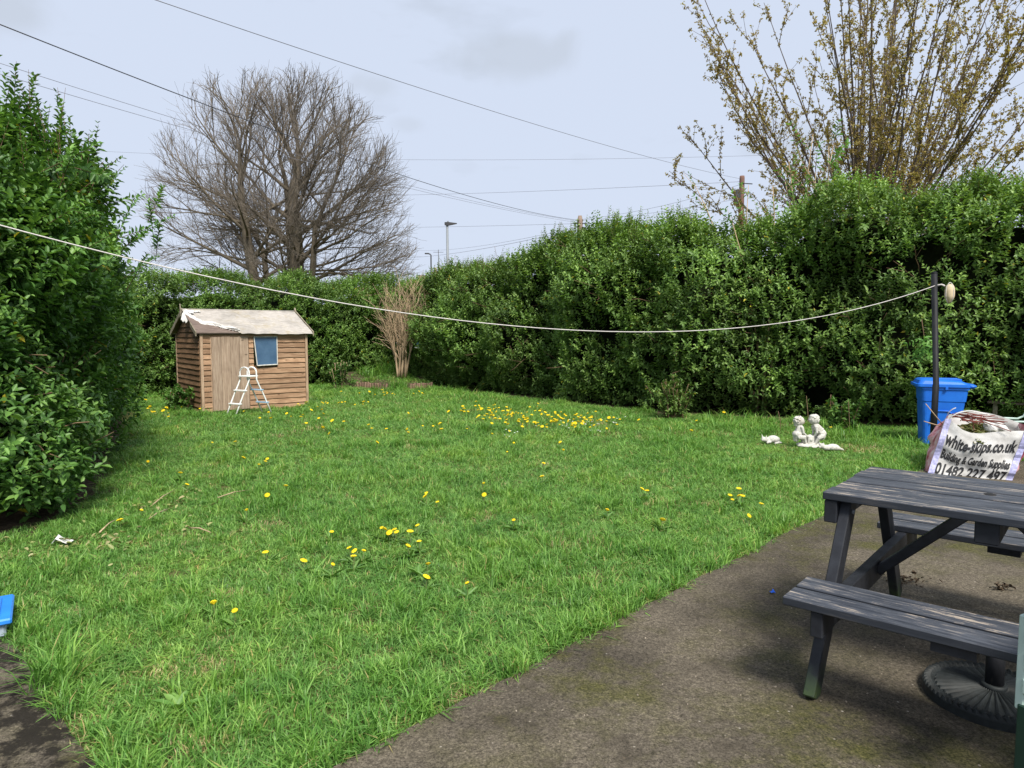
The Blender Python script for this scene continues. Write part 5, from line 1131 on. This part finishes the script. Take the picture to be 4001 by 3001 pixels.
leafy_shrub('weed_clump', 'leafy weed clump at the shed corner left of the boards', tuple(G(385, 890)), .5, .9, 16, M['weed'], .075, 61, 10, .006, 'weed', nb=7, start=.1)
leafy_shrub('weed_clump', 'small leafy bush at the foot of the right hedge in the middle', tuple(G(1455, 905)), .75, .9, 26, M['privet_right'], .06, 62, 10, .008, 'bush', nb=9, start=.1)
leafy_shrub('weed_clump', 'weedy bush with pale flower heads right of the shed', tuple(G(735, 842)), .8, .6, 14, M['weed'], .07, 63, 10, .007, 'weed', 'shrub_bark', nb=8, start=.15)
leafy_shrub('weed_clump', 'small weed bush at hedge foot right of the statue', tuple(G(1815, 930)), .55, .8, 12, M['weed'], .07, 64, 10, .006, 'weed', nb=7, start=.1)
M['paper'] = plain('litter_paper', (.62, .62, .60), .7, .2); M['bluebit'] = plain('blue_scrap', (.02, .12, .60), .5, .3)
def scrap(name, label, c, s, mat, seed):
    rg = random.Random(seed); bm = bmesh.new(); g = [[bm.verts.new(((i-1.5)*s/3 + rg.gauss(0, s*.05), (j-1.5)*s/3.5 + rg.gauss(0, s*.05), .03 + abs(rg.gauss(0, s*.22)))) for j in range(4)] for i in range(4)]
    for i in range(3):
        for j in range(3): bm.faces.new((g[i][j], g[i+1][j], g[i+1][j+1], g[i][j+1]))
    o = from_bm(name, bm, mat); o.location = c; md = o.modifiers.new('t', 'SOLIDIFY'); md.thickness = .003; tag(o, label, 'litter'); return o
scrap('paper_scrap', 'torn scrap of white paper under the left hedge', tuple(G(136, 1180)), .12, M['paper'], 1)
o = scrap('plastic_scrap', 'tiny bright blue plastic scrap on the concrete left of the bench', tuple(G(1668, 1290)), .025, M['bluebit'], 2); o.location.z = .0
for k, (x, y, s, lab) in enumerate(((1947, 1257, .07, 'dark patch of rotting leaves on the patio under the table'), (2160, 1274, .035, 'small heap of dark debris on the patio behind the bench'))):
    leaf_heap('debris', lab, tuple(G(x, y, .022)), s, s*.55, int(900*s), M['soil'], 80+k, (.02, .04), .02, 'debris')
# plantain rosettes in the lawn
for k, (x, y, s, lab) in enumerate(((385, 1535, .10, 'broad-leaved plantain rosette in the foreground grass'), (1216, 1216, .07, 'upright pale broad leaves standing in the grass near the patio'), (683, 1338, .06, 'small broad leaf weed in the grass left of centre'), (905, 1245, .09, 'dandelion leaf rosette in the middle foreground'), (20, 1330, .08, 'single broad leaf weed beside the blue tub'))):
    rng = np.random.default_rng(90+k); n = 9; az = np.linspace(0, 6.28, n, endpoint=False) + rng.normal(0, .3, n); el = rng.uniform(.3, .9, n)
    Dn = np.stack([np.cos(az)*np.cos(el), np.sin(az)*np.cos(el), np.sin(el)], 1); o = link('broadleaf_weed', leaf_mesh('broadleaf_weed', np.zeros((n, 3)), Dn, np.tile([0, 0, 1.], (n, 1)), rng.uniform(.8, 1.2, n)*s, np.full(n, s*.38), rng.uniform(.5, .9, n)), M['weed'])
    o.location = G(x, y, .01); tag(o, lab, 'weed')

# ------------------------------------------------------------------ dandelions and daisies
nb = NB('dandelion_yellow'); f = nb.noise(nb.coord('Object'), 90, 3); M['dandelion'] = nb.bsdf(nb.ramp(f, [(0.3, (0.78, 0.54, 0.010)), (0.7, (0.85, 0.68, 0.03))]), .7, .2, trans=.15)
M['stem'] = plain('flower_stem', (.16, .20, .07), .6, .3); M['daisy'] = plain('daisy_white', (.78, .78, .76), .7, .2)
def head(name, r, hgt, mat, n=22):
    V = [(0, 0, hgt)]; Fq = []
    for lv_, (rr0, zz0) in enumerate(((.45, .95), (.75, .75), (1.0, .35))):
        for k in range(n):
            q = r*rr0*(1.0 + (.10 if (k+lv_) % 2 else -.10)); a = 2*math.pi*k/n; V.append((q*math.cos(a), q*math.sin(a), hgt*(zz0 + (.15 if k % 2 else -.1))))
    V.append((0, 0, -hgt*.5)); e = len(V)-1
    for k in range(n):
        k2 = (k+1) % n; Fq += [(0, 1+k, 1+k2)]
        for l in range(2): Fq.append((1+l*n+k, 1+(l+1)*n+k, 1+(l+1)*n+k2, 1+l*n+k2))
        Fq.append((1+2*n+k, e, 1+2*n+k2))
    me = bpy.data.meshes.new(name); me.from_pydata(V, [], Fq); me.materials.append(mat); return me
hd_me = [head('flower_head', .024, .012, M['dandelion']), head('flower_head', .019, .014, M['dandelion'], 18)]
st_me = []
for h_ in (.085, .11):
    T = Tubes(); T.add([(0, 0, 0), (.004, 0, h_*.5), (0, 0, h_)], [.003, .0028, .0025], 5); me = bpy.data.meshes.new('stem'); me.from_pydata(T.v, [], T.f); me.materials.append(M['stem']); st_me.append(me)
_n = 10; _r = np.random.default_rng(12); _az = np.linspace(0, 6.28, _n, endpoint=False) + _r.normal(0, .25, _n); _el = _r.uniform(.15, .75, _n)
ros_me = leaf_mesh('leaf_rosette', np.zeros((_n, 3)), np.stack([np.cos(_az)*np.cos(_el), np.sin(_az)*np.cos(_el), np.sin(_el)], 1), np.tile([0, 0, 1.], (_n, 1)), _r.uniform(.06, .12, _n), np.full(_n, .026), _r.uniform(.2, .8, _n)); ros_me.materials.append(M['weed'])
ndan = 0
def dandelion(p, label, grp, sc=1.0, rg=random, rosette=False):
    global ndan; ndan += 1; k = rg.random() < .35
    o = bpy.data.objects.new('dandelion', st_me[int(k)]); C.objects.link(o); o.location = (p.x, p.y, 0.0); o.rotation_euler = (rg.gauss(0, .12), rg.gauss(0, .12), rg.random()*6.28); o.scale = (sc*.86, sc*.86, sc); tag(o, label, 'dandelion', grp)
    h = bpy.data.objects.new('flower_head', hd_me[int(rg.random() < .25)]); C.objects.link(h); h.parent = o; h.location = (0, 0, .11 if k else .085); h.rotation_euler = (rg.gauss(-.1, .3), rg.gauss(0, .3), rg.random()*6); h.scale = (rg.uniform(.75, 1.2),)*3
    if rosette: l_ = bpy.data.objects.new('leaf_rosette', ros_me); C.objects.link(l_); l_.parent = o; l_.location = (0, 0, .012)
near = [(505,1323),(462,1302),(655,1210),(580,1190),(716,1148),(757,1188),(766,1196),(784,1190),(764,1207),(717,1220),(822,1140),(829,1144),(840,1150),(856,1141),(853,1149),(886,1157),(902,1135),(886,1182),(905,1170),(921,1224),(921,1245),(1009,1261),(920,1070),(924,1077),(943,1082),(1046,1068),(1041,1051),(1108,1122),(1312,1099),(1381,1060),(1397,1060),(1427,1124),(1577,1073),(1585,1080),(1592,1064),(1594,1071),(1602,1079),(1645,1089),(1618,1118),(578,1070),(303,1100),(261,1122),(530,1110),(618,1053),(318,997),(391,1023),(405,1046),(460,955),(512,955),(527,988),(573,996),(558,1003),(577,990),(1172,1029),(1176,1002),(1218,972),(1213,958),(1096,979),(1110,955)]
spots = [(484, 1312, 40, 'yellow dandelion of the foreground pair at the lower left of the lawn'), (768, 1195, 24, 'yellow dandelion in the tight foursome left of the lawn centre'), (842, 1146, 26, 'yellow dandelion in the row of five near the lawn centre'), (1590, 1074, 20, 'yellow dandelion in the cluster of five near the picnic table'), (1630, 1104, 25, 'yellow dandelion just right of the cluster near the picnic table'), (929, 1076, 18, 'yellow dandelion in the trio above the row of five'), (1044, 1060, 12, 'yellow dandelion of the pair right of the lawn centre'), (1389, 1060, 14, 'yellow dandelion of the pair in the middle right of the lawn'), (565, 996, 40, 'yellow dandelion in the loose group below the pool ladder'), (1009, 1261, 8, 'lone yellow dandelion nearest the patio edge in the foreground'), (282, 1111, 30, 'yellow dandelion beside the foot of the left hedge'), (921, 1235, 16, 'yellow dandelion half hidden beside the leaf rosette'), (1427, 1124, 6, 'lone yellow dandelion left of the cluster near the picnic table'), (1312, 1099, 6, 'lone yellow dandelion in the right half of the lawn'), (1108, 1122, 6, 'lone small dandelion right of the row of five'), (890, 1160, 28, 'yellow dandelion scattered right of the row of five'), (680, 1200, 110, 'yellow dandelion scattered left of the tight foursome'), (1165, 985, 80, 'yellow dandelion on the bare stretch below the dense drift')]
for (x, y) in near:
    lab = next((l for (cx0, cy0, r0, l) in spots if math.hypot(x-cx0, (y-cy0)*1.2) < r0), 'single yellow dandelion standing in the far left part of the lawn')
    dandelion(G(x, y, .09), lab, 'dandelions scattered over the open lawn', random.uniform(.9, 1.12), rosette=True)
rgd = random.Random(4)
def scatter(n, cxs, label, grp, sc=1.0):
    k = 0
    while k < n:
        (x, y, sx, sy) = rgd.choice(cxs); x = rgd.gauss(x, sx); y = rgd.gauss(y, sy)
        if y < 846: continue
        dandelion(G(x, y, .09), label, grp, sc*rgd.uniform(.85, 1.2), rgd); k += 1
scatter(165, [(1035, 884, 30, 7), (1090, 895, 45, 9), (1170, 905, 45, 10), (1235, 908, 40, 9), (1120, 905, 60, 12), (1290, 915, 40, 8)], 'yellow dandelion in the dense bright drift before the right hedge', 'dandelions in the dense drift', 1.12)
scatter(46, [(700, 900, 60, 12), (610, 905, 50, 8), (760, 870, 30, 10), (800, 895, 70, 25), (890, 925, 40, 8), (680, 875, 20, 8)], 'yellow dandelion in the grass between the shed and the drift', 'dandelions near the shed', 1.1)
scatter(16, [(350, 888, 30, 7), (400, 880, 15, 6)], 'yellow dandelion by the left corner of the shed', 'dandelions left of the shed', 1.2)
scatter(14, [(850, 850, 40, 4), (905, 850, 15, 3), (830, 852, 10, 3)], 'yellow dandelion at the foot of the corner bed', 'dandelions by the corner bed', 1.2)
for (x, y, lab) in ((1502, 913, 'lone dandelion against the hedge foot right of the drift'), (1491, 934, 'lone dandelion on the lawn before the hedge bush'), (1562, 895, 'lone dandelion on the hedge edge left of the statue'), (1798, 924, 'lone dandelion behind the statue on the right')): dandelion(G(x, y, .1), lab, None, 1.25)
dz_me = head('daisy', .012, .005, M['daisy'], 12)
for k in range(40):
    x, y = rgd.gauss(1270, 40), rgd.gauss(915, 8); o = bpy.data.objects.new('daisy', dz_me); C.objects.link(o); o.location = G(x, y, .06); o.location.z = .062; tag(o, 'tiny white daisy among the dandelion drift', 'daisy', 'daisies in the drift')
for k in range(7):
    x, y = rgd.gauss(1100, 12), rgd.gauss(935, 5); o = bpy.data.objects.new('daisy', dz_me); C.objects.link(o); o.location = G(x, y, .06); o.location.z = .062; tag(o, 'tiny white daisy just in front of the dandelion drift', 'daisy', 'daisies before the drift')

# ------------------------------------------------------------------ chips lying on the concrete
rng = np.random.default_rng(55); T_ = bmesh.new()
for k in range(110):
    x, y = rng.uniform(700, 2230), rng.uniform(1040, 1680); p = G(x, y, .023)
    if not inside(np.array([[p.x - .04, p.y + .04, 0]]), patio_poly)[0] or not inside(np.array([[p.x, p.y, 0]]), patio_poly)[0]: continue
    r = float(rng.uniform(.002, .0055)); Mx = Matrix.Translation(p) @ Euler(tuple(rng.uniform(0, 3, 3))).to_matrix().to_4x4() @ Matrix.Diagonal((r*1.4, r, r*.6, 1)); bmesh.ops.create_icosphere(T_, subdivisions=1, radius=1, matrix=Mx)
M['chips'] = plain('stone_chip', (.24, .205, .16), .9, .2, .5, 9)
tag(from_bm('stone_chips', T_, M['chips']), 'small pale stone chips strewn over the patio concrete', 'stone chips', kind='stuff')

# ------------------------------------------------------------------ small extras
M['feeder_blue'] = plain('feeder_blue', (.16, .36, .52), .5, .4); fdp = AT(906, 752, 19.4)
fd = thing('bird_feeder', 'small blue and white bird feeder hanging in the bare shrub', 'bird feeder', tuple(fdp))
lathe('roof', [(0.10, .10), (0.06, .16), (0.01, .20)], M['feeder_blue'], fd, 14); lathe('dish', [(0.04, -.02), (0.13, 0.0), (0.14, .03), (0.12, .03)], M['white_plastic'], fd, 14)
for a_ in (0, 2.1, 4.2): tube('strut', [(0.05*math.cos(a_), 0.05*math.sin(a_), 0), (0.05*math.cos(a_), 0.05*math.sin(a_), .13)], .006, M['feeder_blue'], fd, 5)
tube('cord', [(0, 0, .19), (-.03, 0, .55)], .005, M['rope'], fd, 5)
def sprig(label, top, L, n, seed, mat):
    o = thing('broken_sprig', label, 'sprig', tuple(top)); rng = np.random.default_rng(seed); T = Tubes(); T.add([(0, 0, 0), (.02, -.03, -L*.4), (.03, -.06, -L)], [.006, .005, .003], 5); T.build('stalk', M['twig'], o)
    B = np.stack([rng.normal(.02, .06, n), rng.normal(-.06, .05, n), -L*rng.uniform(.35, .95, n)], 1); D = unit(rng.normal(0, .5, (n, 3)) + np.array([0, 0, -1.0]))
    tag(link('foliage', leaf_mesh('foliage', *shoots_to_leaves(B, D, np.full(n, .22), 8, .075, rng, .5, .2)), mat, o), kind='stuff')
sprig('wilting pale green sprig hanging off the hedge left of the black post', AT(1991, 690, 9.75), .5, 14, 3, M['elder'])
for k, (x0, y0, x1, y1, dd) in enumerate(((1746, 905, 1742, 855, 10.6), (1835, 915, 1833, 865, 10.4), (1686, 912, 1681, 888, 10.3))):
    tag(tube('dead_stalk', [AT(x0, y0, dd) - Vector((0, 0, .25)), AT(x0, y0, dd), AT(x1, y1, dd)], [.004, .004, .003], M['cut_twig'], None, 5), ['tall dead stalk standing behind the heads of the statue', 'dead stalk against the hedge right of the statue', 'short dead stalk left of the statue'][k], 'stalk')
sp_ = AT(2195, 868, 10.4); ob = thing('old_bench', 'weathered grey plank bench in the hedge shade at the right edge', 'bench', (sp_.x, sp_.y, 0), R(-38))
box('seat_plank', -.35, .9, -.13, .13, sp_.z-.035, sp_.z, M['roofboard'], ob, bevel=.005)
for x in (-.25, .75): box('leg', x-.03, x+.03, -.10, .10, 0, sp_.z-.036, M['barge'], ob, bevel=.005)

# ------------------------------------------------------------------ lawn grass
tufts = bpy.data.collections.new('tuft_kinds'); rng = np.random.default_rng(101)
for k in range(12):
    if k < 7: bl = grass_blades(rng, 22, .055, .062, .0027, .85, .9); mt2 = M['grass']
    elif k < 10: bl = grass_blades(rng, 24, .045, .115, .0030, .55, .8); mt2 = M['grass_tall']
    else: bl = grass_blades(rng, 16, .055, .045, .0022, 1.2, .6); mt2 = M['dry_grass']
    me = blades_mesh('tuft', *bl); me.materials.append(mt2); o = bpy.data.objects.new('tuft_%02d' % k, me); tufts.objects.link(o)
def wedge(n, d0, d1):
    d = np.sqrt(rng.uniform(d0**2, d1**2, n)); x = rng.uniform(-.80, .80, n)*d; return np.stack([x, d, 0*d], 1)
sets = []
for d0, d1, dens, sc in ((2.0, 4.0, 900, 1.0), (4.0, 6.5, 620, 1.1), (6.5, 10, 330, 1.35), (10, 15, 170, 1.75), (15, 22, 90, 2.3)):
    n = int(dens*.8*(d1**2 - d0**2)); P = wedge(n, d0, d1); sets.append(np.concatenate([P, np.full((n, 1), sc)], 1))
Q = np.concatenate(sets); P = Q[:, :3]; sc = Q[:, 3]
pp2 = np.array(patio_poly); ok = ~inside(P, pp2) & ~inside(P, path_poly)
cs, sn = math.cos(ang), math.sin(ang); lx = (P[:, 0]-A.x)*cs + (P[:, 1]-A.y)*sn; ly = -(P[:, 0]-A.x)*sn + (P[:, 1]-A.y)*cs
ok &= ~((lx > -.02) & (lx < W_+.02) & (ly > -.01) & (ly < DP+.1))
inbed = inside(P, [(p[0], p[1] + 0.1) for p in bed_poly]); P[:, 2] = np.where(inbed, 0.06 + 0.28*np.clip((P[:, 1]-18.6)/2.2, 0, 1), 0.0)
left_poly = [(-6.5, 4.85), (-4.3, 4.95), (-3.9, 5.15), (-3.75, 5.6), (-3.95, 6.5), (-5.0, 8.5), (-7.2, 13.3), (-9.5, 12.6), (-8, 5)]; ok &= ~inside(P, left_poly)
hedge_poly = [(11.5, 6.9), (9.0, 9.2), (6.6, 10.8), (5.0, 11.9), (2.9, 12.9), (1.7, 14.3), (-2.3, 19.3), (-4, 21.8), (-12, 12.8), (-14, 14), (-4, 25), (14, 9)]; ok &= ~inside(P, hedge_poly)

P = P[ok]; sc = sc[ok]; n = len(P)
def edge_dist(P, pts):
    d = np.full(len(P), 9.0)
    for a_, b2 in zip(pts[:-1], pts[1:]):
        ax, ay = a_[0], a_[1]; vx, vy = b2[0]-ax, b2[1]-ay; t = np.clip(((P[:, 0]-ax)*vx + (P[:, 1]-ay)*vy)/(vx*vx+vy*vy), 0, 1); d = np.minimum(d, np.hypot(P[:, 0]-ax-t*vx, P[:, 1]-ay-t*vy))
    return d
ed = np.minimum(edge_dist(P, base_e), edge_dist(P, path_pts)); clumpy = vnoise(P, .55, 3.1)*.6 + vnoise(P, .2, 8.8)*.4
hg = .55 + 1.0*clumpy + .35*(ed < .12)*rng.random(n); tallp = np.where(ed < .16, .35, np.where(clumpy > .60, .22, .04)); tall = rng.random(n) < tallp; thin = vnoise(P, .30, 7.7) < .22; nearst = np.hypot(P[:, 0]-ps.x, (P[:, 1]-ps.y)*.7) < .75; hg = np.where(nearst, hg*.62, hg); tall &= ~nearst
S3 = np.stack([sc*rng.uniform(.8, 1.2, n), sc*rng.uniform(.8, 1.2, n), np.sqrt(sc)*hg*rng.uniform(.75, 1.2, n)], 1)
rot = np.stack([rng.normal(0, .12, n), rng.normal(0, .12, n), rng.uniform(0, 6.283, n)], 1)
dryp = np.where(thin, .42, .012); kind = np.where(rng.random(n) < dryp, rng.integers(10, 12, n), np.where(tall, rng.integers(7, 10, n), rng.integers(0, 7, n))).astype(np.int32)
me = bpy.data.meshes.new('grass'); me.vertices.add(n); me.vertices.foreach_set('co', P.astype(np.float32).ravel())
for nm, arr in (('rot', rot), ('scl', S3)): me.attributes.new(nm, 'FLOAT_VECTOR', 'POINT').data.foreach_set('vector', arr.astype(np.float32).ravel())
me.attributes.new('kind_id', 'INT', 'POINT').data.foreach_set('value', kind)
grass = link('grass', me); tag(grass, 'short green lawn grass with bare and dry spots', 'grass', kind='stuff')
ng = bpy.data.node_groups.new('scatter_grass', 'GeometryNodeTree'); ng.interface.new_socket('Geometry', in_out='INPUT', socket_type='NodeSocketGeometry'); ng.interface.new_socket('Geometry', in_out='OUTPUT', socket_type='NodeSocketGeometry')
gi = ng.nodes.new('NodeGroupInput'); go = ng.nodes.new('NodeGroupOutput'); ip = ng.nodes.new('GeometryNodeInstanceOnPoints'); ci = ng.nodes.new('GeometryNodeCollectionInfo')
ci.inputs['Collection'].default_value = tufts; ci.inputs['Separate Children'].default_value = True; ci.inputs['Reset Children'].default_value = True
def na(name, dt):
    o = ng.nodes.new('GeometryNodeInputNamedAttribute'); o.data_type = dt; o.inputs['Name'].default_value = name; return o.outputs['Attribute']
ng.links.new(gi.outputs[0], ip.inputs['Points']); ng.links.new(ci.outputs[0], ip.inputs['Instance']); ip.inputs['Pick Instance'].default_value = True
ng.links.new(na('kind_id', 'INT'), ip.inputs['Instance Index']); ng.links.new(na('rot', 'FLOAT_VECTOR'), ip.inputs['Rotation']); ng.links.new(na('scl', 'FLOAT_VECTOR'), ip.inputs['Scale'])
ng.links.new(ip.outputs[0], go.inputs[0]); md = grass.modifiers.new('scatter', 'NODES'); md.node_group = ng
print('tufts', n, 'dandelions', ndan, 'objects', len(scene.objects))
